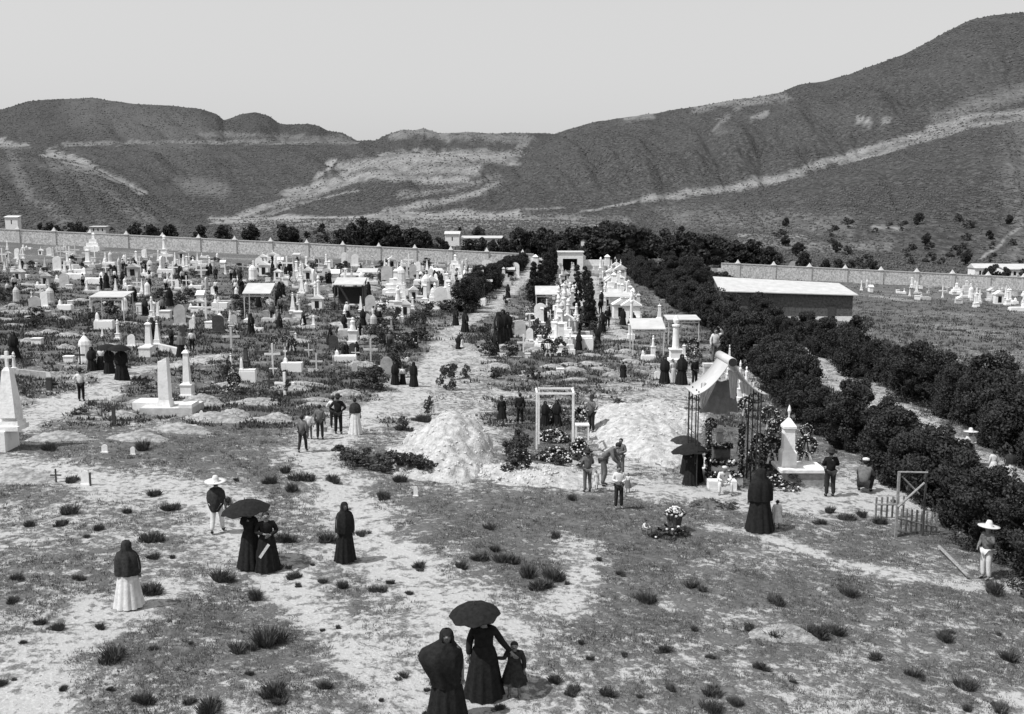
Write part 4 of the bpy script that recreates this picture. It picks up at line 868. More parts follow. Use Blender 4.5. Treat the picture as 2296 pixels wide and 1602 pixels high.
def frame():
    p = gp(1203, 1008); u = p.y / F; t = thing('pergola', 'open white wooden frame standing around a flower covered grave', 'frame', p); W = 84 * u; H = zat(880, p.y) - p.z; D = 1.2
    for x, y in ((0, 0), (W, 0), (.12, D), (W + .05, D)): MB().box((x, y, H / 2 - .1), (.07, .07, H + .2)).obj('post', 'white', t)
    MB().bb(.04, W - .04, -.03, .03, H - .09, H - .02).obj('top_bar', 'white', t); MB().bb(.16, W, D - .03, D + .03, H - .09, H - .02).obj('top_bar', 'white', t)
    MB().bb(-.03, .04, .04, D - .04, H - .09, H - .02).obj('top_bar', 'white', t); MB().bb(W - .03, W + .04, .04, D - .04, H - .09, H - .02).obj('top_bar', 'white', t)
frame()
def stool():
    p = gp(1305, 985); t = thing('wooden_stand', 'white topped wooden stand between the frame and the hatted man', 'stand', p)
    MB().bb(-.3, .3, -.25, .25, .62, .67).obj('top', 'white', t)
    for x in (-.26, .26):
        for y in (-.2, .2): MB().bb(x - .03, x + .03, y - .03, y + .03, -.1, .62).obj('leg', 'white', t)
stool()
# ---------------------------------------------------------------- flowers and wreaths
def flower_mesh(n, fn, seed, sz=.05, leafn=2):
    r = random.Random(seed); b = MB()
    for i in range(n):
        p = fn(r); s_ = sz * r.uniform(.6, 1.3); b.ball(p, s_, 5, 3, 1, 1, .7)
    g = [fn(r) for _ in range(n * leafn)]; L_ = MB()
    for p in g:
        a = r.uniform(0, 6.28); c = r.uniform(-1, 1); d = Vector((math.cos(a), math.sin(a), c)) * sz * 2.2; e = Vector((-math.sin(a), math.cos(a), r.uniform(-1, 1))) * sz * .9; p = Vector(p) * .97
        L_.add([p - d, p - e, p + d, p + e], [(0, 1, 2, 3)])
    return b, L_
def wreath(x, y, yc, rpx, lab, p=None, rz=0):
    p = p or gp(x, y); u = p.y / F; zc = zat(yc, p.y) - p.z; R_ = rpx * u
    t = thing('wreath', lab, 'wreath', p, rz)
    def fn(r):
        a = r.uniform(0, 6.283); b_ = r.uniform(0, 6.283); q = R_ * .75 + R_ * .25 * math.cos(b_); return (q * math.cos(a), R_ * .16 * math.sin(b_) - .03, zc + q * math.sin(a))
    f, l = flower_mesh(70, fn, int(x), R_ * .075, 3)
    MB().torus((0, 0, zc), R_ * .75, R_ * .18, 22, 6).obj('ring', 'leaf', t); fl(f, 'flowers', 'petal', t); fl(l, 'leaves', 'leaf', t)
    for s_ in (-1, 1): MB().tube([(0, .06, zc + R_ * .9), (s_ * R_ * .8, .25, -.15)], .018).obj('stand_leg', 'darkwood', t)
    MB().tube([(0, .06, zc + R_ * .9), (0, .8, -.15)], .018).obj('stand_leg', 'darkwood', t)
    rb = MB(); 
    for s_ in (-1, 1): rb.add([(s_ * .03, -R_ * .2, zc - R_ * .6), (s_ * .12, -R_ * .22, zc - R_ * .6), (s_ * R_ * .5, -R_ * .25, zc - R_ * 1.5), (s_ * R_ * .32, -R_ * .25, zc - R_ * 1.6)], [(0, 1, 2, 3)])
    rb.obj('ribbon', 'petal', t)
wreath(1728, 1072, 1000, 26, 'large flower wreath on a stand left of the pointed monument'); wreath(1722, 1040, 930, 22, 'flower wreath propped high behind the pavilion right posts')
wreath(1806, 1068, 1000, 26, 'large flower wreath on a stand right of the pointed monument'); wreath(1805, 1040, 965, 16, 'small wreath above the large one right of the pointed monument')
wreath(1700, 1060, 985, 16, 'small wreath between pavilion and pointed monument')
wreath(1170, 1062, 1030, 24, 'round wreath of pale flowers on the dark bush left of the frame'); wreath(1228, 800, 775, 16, 'dark wreath among the graves left of the central white pillar')
wreath(655, 792, 768, 12, 'dark wreath stand in the left middle field'); wreath(525, 873, 850, 16, 'dark leafy wreath propped on a grave in the left field', rz=.4)
wreath(585, 885, 877, 7, 'very small dark wreath lying in the left field'); wreath(1555, 790, 772, 14, 'wreath on a grave right of the big white pillar')
wreath(1210, 765, 748, 12, 'wreath standing near the small central obelisk'); wreath(640, 775, 762, 9, 'small wreath beside the dark wreath stand')
wreath(615, 772, 762, 9, 'small wreath at the left of the dark wreath stand')
def bed(x, y, wpx, dep, h, lab, n=120, seed=1, rz=0):
    p = gp(x, y); W = wpx * p.y / F / 2
    t = thing('flower_bed', lab, 'flower bed', p, rz)
    def fn(r):
        q = math.sqrt(r.random()); a = r.uniform(0, 6.283); return (W * q * math.cos(a), dep * q * math.sin(a), h * (1 - q * q) * r.uniform(.7, 1.1) + .05)
    f, l = flower_mesh(n, fn, seed, .05, 5); fl(f, 'flowers', 'petal', t); fl(l, 'leaves', 'leaf', t)
bed(1240, 985, 80, .9, .35, 'bed of white flowers inside the open white frame', 110, 2); bed(1245, 1030, 90, .7, .4, 'mound of mixed flowers before the open white frame', 130, 3)
bed(1300, 1020, 50, .6, .6, 'heap of flowers behind the small white window tomb', 100, 4); bed(1300, 940, 40, .5, .5, 'small flower heap right of the open frame', 40, 5)
bed(1245, 950, 70, .5, .9, 'dark greenery pile inside the open white frame', 14, 6); bed(1740, 1085, 60, .5, .3, 'flowers along the plinth beside the pavilion', 70, 7)
bed(520, 885, 50, .8, .5, 'grave covered with dark greenery in the left field', 20, 8); bed(1550, 800, 50, .8, .7, 'flowered grave right of the big white pillar', 60, 9)
bed(900, 760, 90, 1.2, .4, 'dark flowered graves left of the central path', 50, 10); bed(830, 745, 50, 1, .4, 'dark greenery behind the square pillar monument', 20, 11)
bed(1195, 700, 30, 1, .8, 'dark flower grave beneath the small square canopy', 30, 13)
wreath(1668, 1020, 905, 18, 'wreath hanging high between the right posts of the pavilion'); wreath(1745, 1060, 955, 20, 'wreath with pale ribbon directly left of the pointed monument cap'); wreath(1690, 1066, 1030, 18, 'low wreath leaning at the right posts of the pavilion'); wreath(1590, 1070, 950, 15, 'wreath hanging inside the left posts of the pavilion')
bed(1700, 1050, 60, .6, 1.3, 'tall heap of greenery right of the pavilion posts', 60, 31); bed(1730, 1040, 60, .7, 1.6, 'tall flowered greenery behind the wreaths', 70, 32)
# ---------------------------------------------------------------- the tent pavilion
def pavilion():
    p = gp(1632, 1096); u = p.y / F; rz = R(2); t = thing('tomb_pavilion', 'curved tent roof pavilion on thin iron posts over a flower covered tomb', 'pavilion', p, rz)
    zz = lambda y: zat(y, p.y) - p.z; hr = zz(812); he = zz(884) ; hw = 1.14; D = 1.7; N = 14
    def side(sg):
        vs = []; fs = []
        for i in range(N + 1):
            q = i / N; x = sg * (.06 + (hw + .1) * q); z = hr - (hr - he) * (1 - (1 - q) ** 1.75) 
            for y in (0, D): vs += [(x, y, z), (x, y, z - .05)]
        for i in range(N):
            a = i * 4; b_ = a + 4; fs += [(a, a + 2, b_ + 2, b_), (a + 1, b_ + 1, b_ + 3, a + 3), (a, b_, b_ + 1, a + 1), (a + 2, a + 3, b_ + 3, b_ + 2)]
        return MB().add(vs, fs + [(0, 1, 3, 2), (N * 4, N * 4 + 2, N * 4 + 3, N * 4 + 1)])
    side(-1).obj('roof_slope', 'sheet', t, True); side(1).obj('roof_slope', 'sheet', t, True)
    MB().tube([(0, -.12, hr), (0, D + .1, hr)], .16, 14).obj('ridge_roll', 'sheet', t, True); MB().tube([(0, -.125, hr), (0, -.14, hr)], .15, 14).obj('ridge_end', 'iron', t)
    for sg in (-1, 1):
        for y in (.08, .45, 1.1, 1.7, D - .08):
            MB().tube([(sg * (hw - .02), y, -.15), (sg * (hw - .02), y, he + .1)], .022, 6).obj('post', 'iron', t)
        for z in (.9, 1.9, he - .15): MB().tube([(sg * (hw - .02), .1, z), (sg * (hw - .02), D - .1, z)], .014, 5).obj('rail', 'iron', t)
    # hanging cloths
    def cloth(x0, x1, x2, x3, z0, z1, y, m, n):
        b = MB(); vs = []; C_ = 18; Rr = 6
        for j in range(Rr + 1):
            q = j / Rr; a, c = x0 + (x2 - x0) * q, x1 + (x3 - x1) * q
            for i in range(C_ + 1):
                s_ = i / C_; vs.append((a + (c - a) * s_, y + .05 * math.sin(s_ * 22 + j * .3) * (.4 + q), z0 + (z1 - z0) * q + .04 * math.sin(s_ * 9)))
        nn = len(vs); vs += [(x, y_ + .015, z) for x, y_, z in vs]
        fs = []
        for j in range(Rr):
            for i in range(C_):
                a = j * (C_ + 1) + i; f_ = (a, a + 1, a + C_ + 2, a + C_ + 1); fs += [f_, tuple(k_ + nn for k_ in f_[::-1])]
        b.add(vs, fs).obj(n, m, t, True)
    cloth(-.5, .5, -.75, .65, he + .25, zz(945), D - .25, 'drape', 'backdrop'); cloth(.0, .38, .14, .3, hr - .4, he - .25, .5, 'lightcloth', 'curtain'); cloth(.42, .95, .55, .9, he + .3, he - .1, .5, 'lightcloth', 'curtain'); cloth(-.95, -.4, -.95, -.85, he + .3, he - .6, .5, 'lightcloth', 'curtain')
    # tomb
    MB().bb(-.62, .62, .3, 1.8, -.2, .34).obj('tomb_base', 'white', t); MB().bb(-.48, .48, .6, 1.75, .34, .72).obj('tomb_step', 'white', t); MB().bb(-.3, .3, .95, 1.7, .72, 1.3).obj('tomb_block', 'darkstone', t)
    MB().lathe([(.22, 1.3), (.16, 1.35), (.12, 1.75), (.2, 1.8), (.1, 1.9)], 10, (0, 1.4, 0)).obj('urn', 'grey', t)
    for i, (yy, zf, n) in enumerate(((.35, .36, 60), (.62, .74, 60), (.95, 1.32, 40))):
        def fn(r): return (r.uniform(-.6, .6) * (1 - i * .22), yy + r.uniform(-.12, .2), zf + abs(r.gauss(0, .07)))
        f, l = flower_mesh(n, fn, 40 + i, .045, 4); fl(f, 'flowers', 'petal', t); fl(l, 'greenery', 'leaf', t)
    for sg in (-1, 1):
        def fn(r): a = r.random(); return (sg * (.55 + .15 * r.random()) , .5 + r.uniform(-.15, .3), .3 + a * 2.0)
        f, l = flower_mesh(26, fn, 60 + sg, .035, 18); fl(f, 'flowers', 'petal', t); fl(l, 'garland', 'leaf', t)
pavilion()
# wooden frame with crossed bars and the picket fence
def xframe():
    p = gp(2008, 1205); Y = p.y; u = Y / F; t = thing('trellis', 'tall thin wooden frame with crossed bars at the hedge', 'frame', p); zz = lambda y: zat(y, Y) - p.z; W = 66 * u
    MB().box((0, 0, zz(1058) / 2 - .2), (.07, .07, zz(1058) + .4)).obj('post', 'wood', t); MB().tube([(.04, 0, zz(1059)), (W, 0, zz(1060))], .03).obj('top_bar', 'wood', t)
    MB().tube([(.0, -.05, zz(1136)), (W - .1, -.05, zz(1082))], .035).obj('cross_bar', 'wood', t); MB().tube([(.12, .05, zz(1070)), (W * .78, .05, zz(1110))], .028).obj('cross_bar', 'wood', t)
    MB().box((W, .1, zz(1058) / 2 - .2), (.05, .05, zz(1058) + .4)).obj('post', 'darkwood', t)
    f = thing('picket_fence', 'low broken wooden picket fence enclosing a grave plot by the hedge', 'fence', (p.x, p.y + .15, p.z))
    a, b_ = Vector((.05, 0, 0)), Vector((115 * u, .5, 0)); H = zz(1140)
    for i in range(9):
        q = a.lerp(b_, i / 8); gl = gz(p.x + q.x, p.y + q.y) - p.z; MB().box((q.x, q.y, gl + H / 2 - .1 - .02 * i), (.06, .03, H + .1 - .03 * i), rz=.1).obj('picket', 'wood', f)
    for z in (H * .62, H * .2): MB().tube([a + Vector((0, -.05, z)), b_ + Vector((0, -.05, z - .45))], .03).obj('rail', 'wood', f)
    c = Vector((.05, 1.7, 0)); d = Vector((80 * u, 2.0, 0))
    for i in range(6):
        q = c.lerp(d, i / 5); gl = gz(p.x + q.x, p.y + q.y) - p.z; MB().box((q.x, q.y, gl + H / 2 - .15), (.06, .03, H - .1), rz=.1).obj('picket', 'wood', f)
    MB().tube([c + Vector((0, -.05, H * .55)), d + Vector((0, -.05, H * .45))], .03).obj('rail', 'wood', f)
    q = gp(2105, 1235); e = gp(2170, 1300); o = MB().tube([(0, 0, .12), (e.x - q.x, e.y - q.y, e.z - q.z + .1)], .05).mesh('fallen_pole', 'wood')
    thing('fallen_pole', 'fallen wooden pole lying before the fence and hedge', 'pole', q, 0, None, 1, o)
xframe()
lowwall('kerb_wall', 'low grey kerb wall beside the dark stump post at the left', 'wall', [(35, 842), (108, 850), (112, 872)], .35, .2, 'grey')
lowwall('kerb_wall', 'long low stone kerb of a grave right of the tapering obelisk', 'wall', [(360, 786), (408, 797)], .4, .3, 'pale')
lowwall('kerb_wall', 'low dark stone wall behind the tent pavilion', 'wall', [(1688, 835), (1722, 838)], 1.9, .3, 'darkstone')
# bouquet and bundle on the grass
def bouquet():
    p = gp(1512, 1190); t = thing('bouquet', 'round bunch of white flowers in a dark basket on the grass', 'bouquet', p)
    def fn(r): a = r.uniform(0, 6.28); q = math.sqrt(r.random()); return (.30 * q * math.cos(a), .24 * q * math.sin(a), .52 + .2 * (1 - q * q) + r.uniform(-.03, .03))
    f, l = flower_mesh(110, fn, 77, .045, 2); fl(f, 'flowers', 'petal', t); fl(l, 'leaves', 'leaf', t); MB().lathe([(.16, -.05), (.2, .2), (.26, .5)], 12).obj('basket', 'darkwood', t)
bouquet()
bed(1500, 1205, 95, .35, .3, 'pile of cut dark greenery on the grass beside the seated child', 6, 21)
bed(1770, 1100, 50, .3, .25, 'dark greenery at the foot of the pointed monument plinth', 8, 22)

for i in range(170):
    x, y = rnd.choice([(rnd.uniform(0, 1150), rnd.uniform(575, 640)), (rnd.uniform(800, 1150), rnd.uniform(700, 880)), (rnd.uniform(0, 1150), rnd.uniform(600, 720)), (rnd.uniform(1180, 1430), rnd.uniform(610, 760))])
    if y < 560 + x * .045: y += 30
    p = gp(x, y); s = rnd.uniform(.8, 2.0)
    if float(pathd(np.array([p.x]), np.array([p.y]))[0]) > .15: continue
    o = link('bush', TREES['bush', i % 4][0]); o.location = p; o.rotation_euler.z = rnd.uniform(0, 6); o.scale = (s, s, rnd.uniform(.8, 1.6)); o['label'] = 'dark leafy bush growing among the far tombs'; o['category'] = 'bush'; o['group'] = 'dark bushes among the far tombs'
# ---------------------------------------------------------------- people: bodies and clothes grown over a skeleton
def skin_mesh(name, V, E, Rr, m, sub=1, smooth=True):
    me = bpy.data.meshes.new('t'); me.from_pydata(V, E, []); o = bpy.data.objects.new('t', me); COL.objects.link(o)
    o.modifiers.new('s', 'SKIN'); sk = me.skin_vertices[0].data
    for i, r in enumerate(Rr): sk[i].radius = (r if isinstance(r, tuple) else (r, r))
    sk[0].use_root = True
    ss = o.modifiers.new('u', 'SUBSURF'); ss.levels = sub; ss.render_levels = sub
    dg = bpy.context.evaluated_depsgraph_get(); dg.update()
    out = bpy.data.meshes.new_from_object(o.evaluated_get(dg)); out.name = name
    bpy.data.objects.remove(o); bpy.data.meshes.remove(me); out.materials.clear(); out.materials.append(M[m])
    out.polygons.foreach_set('use_smooth', [smooth] * len(out.polygons)); return out
BASE = dict(pelvis=(0, 0, .93), waist=(0, 0, 1.04), chest=(0, .01, 1.24), neck=(0, .0, 1.41), head=(0, -.01, 1.47), mid=(0, -.015, 1.55), top=(0, 0, 1.61),
 sL=(-.16, 0, 1.35), sR=(.16, 0, 1.35), eL=(-.22, .02, 1.09), eR=(.22, .02, 1.09), wL=(-.23, -.04, .86), wR=(.23, -.04, .86),
 hL=(-.085, 0, .87), hR=(.085, 0, .87), kL=(-.10, -.02, .48), kR=(.10, -.02, .48), aL=(-.11, .02, .09), aR=(.11, .02, .09), tL=(-.12, -.14, .04), tR=(.12, -.14, .04))
POSES = {
 'stand': {},
 'walk': dict(kL=(-.10, -.12, .49), aL=(-.10, -.16, .09), tL=(-.11, -.31, .05), kR=(.10, .06, .47), aR=(.10, .22, .12), tR=(.11, .10, .04), eL=(-.22, .08, 1.1), eR=(.22, -.06, 1.1), wR=(.22, -.18, .9)),
 'arms': dict(eL=(-.25, -.02, 1.11), wL=(-.08, -.24, 1.12), eR=(.25, -.02, 1.11), wR=(.06, -.25, 1.08)),
 'umbr': dict(eR=(.26, -.06, 1.14), wR=(.16, -.24, 1.32), eL=(-.24, 0, 1.1), wL=(-.14, -.2, 1.0)),
 'hold': dict(eR=(.27, 0, 1.12), wR=(.42, -.04, .92)),
 'holdkid': dict(eL=(-.22, 0, 1.15), wL=(-.42, 0, 1.18)),
 'armup': dict(eR=(.36, -.05, 1.45), wR=(.16, -.1, 1.66), eL=(-.24, .02, 1.09)),
 'hip': dict(eL=(-.33, .05, 1.12), wL=(-.17, -.05, 1.0), eR=(.33, .05, 1.12), wR=(.17, -.05, 1.0)),
 'bend': dict(waist=(0, -.06, 1.03), chest=(0, -.24, 1.17), neck=(0, -.38, 1.27), head=(0, -.43, 1.30), mid=(0, -.49, 1.34), top=(0, -.54, 1.38), sL=(-.17, -.31, 1.22), sR=(.17, -.31, 1.22), eL=(-.24, -.36, .98), eR=(.24, -.36, .98), wL=(-.12, -.5, .82), wR=(.12, -.5, .82), kL=(-.1, -.1, .48), kR=(.11, .02, .48)),
 'squat': dict(pelvis=(0, .12, .32), waist=(0, .1, .43), chest=(0, 0, .62), neck=(0, -.08, .78), head=(0, -.11, .84), mid=(0, -.13, .92), top=(0, -.12, .98), sL=(-.16, -.04, .73), sR=(.16, -.04, .73), eL=(-.24, -.2, .52), eR=(.24, -.2, .52), wL=(-.12, -.38, .5), wR=(.12, -.38, .5), hL=(-.1, .08, .3), hR=(.1, .08, .3), kL=(-.2, -.3, .5), kR=(.2, -.3, .5), aL=(-.16, -.08, .09), aR=(.16, -.08, .09), tL=(-.19, -.24, .04), tR=(.19, -.24, .04)),
 'sit': dict(pelvis=(0, .1, .42), waist=(0, .1, .53), chest=(0, 0, .73), neck=(0, -.07, .89), head=(0, -.1, .95), mid=(0, -.12, 1.03), top=(0, -.11, 1.09), sL=(-.17, -.03, .84), sR=(.17, -.03, .84), eL=(-.27, -.18, .64), eR=(.27, -.18, .64), wL=(-.13, -.36, .6), wR=(.13, -.36, .6), hL=(-.1, .05, .4), hR=(.1, .05, .4), kL=(-.24, -.36, .5), kR=(.24, -.36, .5), aL=(-.24, -.36, .09), aR=(.24, -.36, .09), tL=(-.28, -.51, .04), tR=(.28, -.51, .04)),
}
def joints(pose): j = dict(BASE); j.update(POSES[pose]); return {k: Vector(v) for k, v in j.items()}
PC = {}
def body(pose):
    if ('b', pose) in PC: return PC['b', pose]
    j = joints(pose); V = []; E = []; Rr = []
    def v(p, r): V.append(tuple(p)); Rr.append(r); return len(V) - 1
    pel = v(j['pelvis'], .12); wa = v(j['waist'], (.11, .10)); ch = v(j['chest'], (.13, .11)); ne = v(j['neck'], .052); he = v(j['head'], .066); mi = v(j['mid'], (.078, .092)); to = v(j['top'], .062)
    E += [(pel, wa), (wa, ch), (ch, ne), (ne, he), (he, mi), (mi, to)]
    fw = (j['mid'] - j['top']); up = (j['top'] - j['head']).normalized(); fr = Vector((0, -1, 0)); fr = (fr - up * fr.dot(up)).normalized()
    E += [(mi, v(j['mid'] + fr * .105 - up * .012, .014))]
    for s in (-1, 1): E += [(mi, v(j['mid'] + Vector((s * .088, .012, -.01)), .016))]
    for S in 'LR':
        a = v(j['s' + S], .056); b = v(j['e' + S], .041); w_ = v(j['w' + S], .027); d = (j['w' + S] - j['e' + S]).normalized()
        palm = j['w' + S] + d * .06; pa = v(palm, (.034, .018)); E += [(ch, a), (a, b), (b, w_), (w_, pa)]
        side = d.cross(Vector((0, 1, .2))).normalized(); inn = side.cross(d).normalized()
        for q, l in ((-1.5, .055), (-.5, .07), (.5, .075), (1.5, .065)):
            k1 = v(palm + d * .035 + side * q * .017, .0095); k2 = v(palm + d * (.035 + l * .6) + side * q * .019 + inn * .008, .009); k3 = v(palm + d * (.035 + l) + side * q * .019 + inn * .028, .0075); E += [(pa, k1), (k1, k2), (k2, k3)]
        t1 = v(palm - d * .02 - side * .036, .011); t2 = v(palm + d * .02 - side * .055 + inn * .012, .009); E += [(pa, t1), (t1, t2)]
        h_ = v(j['h' + S], .085); kn = v(j['k' + S], .056); an = v(j['a' + S], .036); tt = v(j['t' + S], .034); E += [(pel, h_), (h_, kn), (kn, an), (an, tt)]
    PC['b', pose] = skin_mesh('body', V, E, Rr, 'skin'); return PC['b', pose]
def jacket(pose, fat=1.0):
    if ('j', pose) in PC: return PC['j', pose]
    j = joints(pose); V = [j['pelvis'] + Vector((0, 0, -.04)), j['waist'], j['chest'], j['neck'] - (j['neck'] - j['chest']) * .12]; Rr = [(.175, .145), (.155, .13), (.165, .14), (.07, .065)]; E = [(0, 1), (1, 2), (2, 3)]
    for S in 'LR':
        n = len(V); V += [j['s' + S], j['e' + S], j['w' + S]]; Rr += [.078, .06, .047]; E += [(2, n), (n, n + 1), (n + 1, n + 2)]
    PC['j', pose] = skin_mesh('jacket', [tuple(q) for q in V], E, Rr, 'dark'); return PC['j', pose]
def trousers(pose):
    if ('t', pose) in PC: return PC['t', pose]
    j = joints(pose); V = [j['pelvis']]; Rr = [(.15, .13)]; E = []
    for S in 'LR':
        n = len(V); V += [j['h' + S], j['k' + S], j['a' + S] + Vector((0, 0, .0))]; Rr += [.108, .078, .068]; E += [(0, n), (n, n + 1), (n + 1, n + 2)]
    PC['t', pose] = skin_mesh('trousers', [tuple(q) for q in V], E, Rr, 'dark'); return PC['t', pose]
def shoes(pose):
    if ('s', pose) in PC: return PC['s', pose]
    j = joints(pose); r = []
    for S in 'LR': r.append(skin_mesh('shoe', [tuple(j['a' + S] - Vector((0, -.01, .03))), tuple(j['t' + S])], [(0, 1)], [.047, .042], 'black'))
    PC['s', pose] = r; return r
def loft(name, rings, m, n=36, fold=0, nf=9, seed=0, skip=None, cy=None):
    r = random.Random(seed); ph = r.uniform(0, 6); vs = []; fs = []; L_ = len(rings)
    for i, (rx, ry, z, ox, oy) in enumerate(rings):
        q = i / (L_ - 1); am = fold * q
        for k in range(n):
            a = 2 * math.pi * k / n; f = 1 + am * (math.sin(nf * a + ph + .3 * math.sin(3 * a)) * .7 + .3 * math.sin((nf * 2 + 1) * a + ph * 2))
            vs.append((ox + rx * f * math.cos(a), oy + ry * f * math.sin(a), z))
    for i in range(L_ - 1):
        for k in range(n):
            if skip and skip(i, 2 * math.pi * (k + .5) / n): continue
            fs.append((i * n + k, i * n + (k + 1) % n, (i + 1) * n + (k + 1) % n, (i + 1) * n + k))
    me = bpy.data.meshes.new(name); me.from_pydata(vs, [], fs); me.materials.append(M[m]); me.polygons.foreach_set('use_smooth', [True] * len(fs)); return me
def cloth(kind):
    if kind in PC: return PC[kind]
    front = lambda a: abs(((a - 4.712 + math.pi) % (2 * math.pi)) - math.pi)
    if kind == 'skirt': me = loft('skirt', [(.13, .11, 1.06, 0, 0), (.17, .15, .98, 0, 0), (.20, .18, .85, 0, .01), (.23, .21, .6, 0, .01), (.27, .25, .3, 0, .02), (.31, .29, .03, 0, .03)], 'black', 64, .10, 11, 1)
    elif kind == 'kneeskirt': me = loft('skirt', [(.14, .12, 1.1, 0, 0), (.18, .16, .95, 0, 0), (.24, .21, .7, 0, 0), (.29, .26, .42, 0, 0)], 'black', 48, .11, 9, 2)
    elif kind == 'shawl': me = loft('shawl', [(.02, .02, 1.655, 0, .01), (.07, .075, 1.64, 0, .0), (.10, .11, 1.59, 0, 0), (.108, .125, 1.52, 0, .0), (.105, .12, 1.45, 0, .01), (.13, .13, 1.40, 0, .01), (.20, .15, 1.35, 0, .01), (.245, .19, 1.24, 0, 0), (.265, .22, 1.08, 0, -.01), (.27, .225, .92, 0, -.01), (.265, .22, .82, 0, 0)], 'black', 56, .10, 7, 3, skip=lambda i, a: 2 <= i <= 3 and front(a) < .62)
    elif kind == 'cloak': me = loft('cloak', [(.02, .02, 1.655, 0, .01), (.07, .075, 1.64, 0, .0), (.10, .11, 1.59, 0, 0), (.11, .125, 1.52, -.0, .0), (.11, .12, 1.45, 0, .01), (.17, .15, 1.39, -.03, .01), (.29, .19, 1.30, -.08, 0), (.33, .22, 1.18, -.10, -.02), (.29, .22, 1.03, -.07, -.02), (.25, .21, .85, -.02, 0), (.23, .2, .7, -.01, 0)], 'black', 60, .10, 7, 4, skip=lambda i, a: 2 <= i <= 3 and front(a) < .62)
    elif kind == 'wrap': me = loft('shawl', [(.07, .065, 1.43, 0, 0), (.15, .12, 1.39, 0, 0), (.215, .16, 1.33, 0, 0), (.25, .19, 1.22, 0, 0), (.26, .2, 1.08, 0, 0), (.245, .19, .98, 0, 0)], 'black', 48, .10, 7, 5)
    elif kind == 'poncho': me = loft('poncho', [(.07, .065, 1.43, 0, 0), (.16, .12, 1.38, 0, 0), (.25, .17, 1.28, 0, 0), (.27, .2, 1.1, 0, 0), (.24, .2, .95, 0, 0), (.18, .19, .8, .02, 0), (.12, .17, .68, .03, 0)], 'dark', 48, .10, 6, 6)
    elif kind == 'hair': me = MB().ball((0, .02, 1.565), .1, 12, 8, .92, 1.0, .95).mesh('hair', 'hair', True)
    elif kind == 'bun': 
        b = MB().ball((0, .02, 1.565), .1, 12, 8, .92, 1.0, .95); b.ball((0, .1, 1.56), .05, 8, 6); me = b.mesh('hair', 'hair', True)
    elif kind == 'hat': me = MB().lathe([(.0, 1.585), (.19, 1.59), (.195, 1.6), (.105, 1.605), (.098, 1.66), (.085, 1.71), (.03, 1.72)], 20).mesh('hat', 'dark', True)
    elif kind == 'sombrero': me = MB().lathe([(.0, 1.58), (.24, 1.575), (.30, 1.60), (.305, 1.615), (.22, 1.60), (.105, 1.605), (.095, 1.70), (.06, 1.78), (.02, 1.79)], 24).mesh('hat', 'straw', True)
    elif kind == 'cap': me = MB().lathe([(.0, 1.59), (.10, 1.59), (.11, 1.62), (.10, 1.66), (.03, 1.68)], 16).mesh('hat', 'lightcloth', True)
    elif kind == 'face': 
        b = MB()
        for s in (-1, 1): b.ball((s * .032, -.098, 1.558), .011, 6, 4)
        b.box((0, -.101, 1.505), (.04, .008, .009)); me = b.mesh('eyes', 'hair', True)
    elif kind == 'sash': me = MB().box((0, -.155, 1.15), (.09, .02, .62), tilt=(0, .5, 0)).mesh('sash', 'lightcloth')
    PC[kind] = me; return me
def put(name, me, parent, m, head=None, pose=None):
    o = link(name, me, parent)
    if m: o.material_slots[0].link = 'OBJECT'; o.material_slots[0].material = M[m]
    if head is not None: # follow the head of the pose
        a, b = Vector(BASE['mid']), joints(pose)['mid']; up = (joints(pose)['top'] - joints(pose)['head']).normalized()
        q = Vector((0, 0, 1)).rotation_difference(up); o.rotation_mode = 'QUATERNION'; o.rotation_quaternion = q; o.location = b - q @ a
    return o
def person(x, yf, yt, label, wear, rz=0, pose='stand', group=None, top='dark', low='dark', hat=None, p=None, h=None, fat=1.0):
    p = p or gp(x, yf); ph = 1.64
    if pose == 'squat': ph = 1.0
    if pose == 'sit': ph = 1.12
    if pose == 'bend': ph = 1.40
    if hat in ('hat', 'sombrero'): ph += .09
    s = (h or (zat(yt, p.y) - p.z)) / ph
    t = thing('person', label, 'person', (p.x, p.y, p.z), rz, group, s); t.scale = (s * fat, s * fat, s)
    link('body', body(pose), t)
    for me in shoes(pose): link('shoe', me, t)
    if wear == 'man':
        put('trousers', trousers(pose), t, low); put('jacket', jacket(pose), t, top)
    elif wear in ('dress', 'girl'):
        put('bodice', jacket(pose), t, top); put('skirt', cloth('skirt' if wear == 'dress' else 'kneeskirt'), t, low)
    elif wear == 'shawl': put('skirt', cloth('skirt'), t, low); put('shawl', cloth('shawl'), t, top)
    elif wear == 'cloak': put('skirt', cloth('skirt'), t, low); put('cloak', cloth('cloak'), t, top)
    elif wear == 'wrap': put('skirt', cloth('skirt'), t, low); put('shawl', cloth('wrap'), t, top)
    elif wear == 'poncho': put('trousers', trousers(pose), t, low); put('poncho', cloth('poncho'), t, top); 
    if wear in ('shawl', 'cloak'): pass
    else: put('hair', cloth('bun' if wear in ('dress', 'wrap', 'girl') else 'hair'), t, None, 1, pose)
    put('eyes', cloth('face'), t, None, 1, pose)
    if hat: put('hat', cloth(hat), t, {'hat': 'dark', 'sombrero': 'straw', 'cap': 'lightcloth'}[hat] if hat != 'hat' else 'dark', 1, pose)
    return t
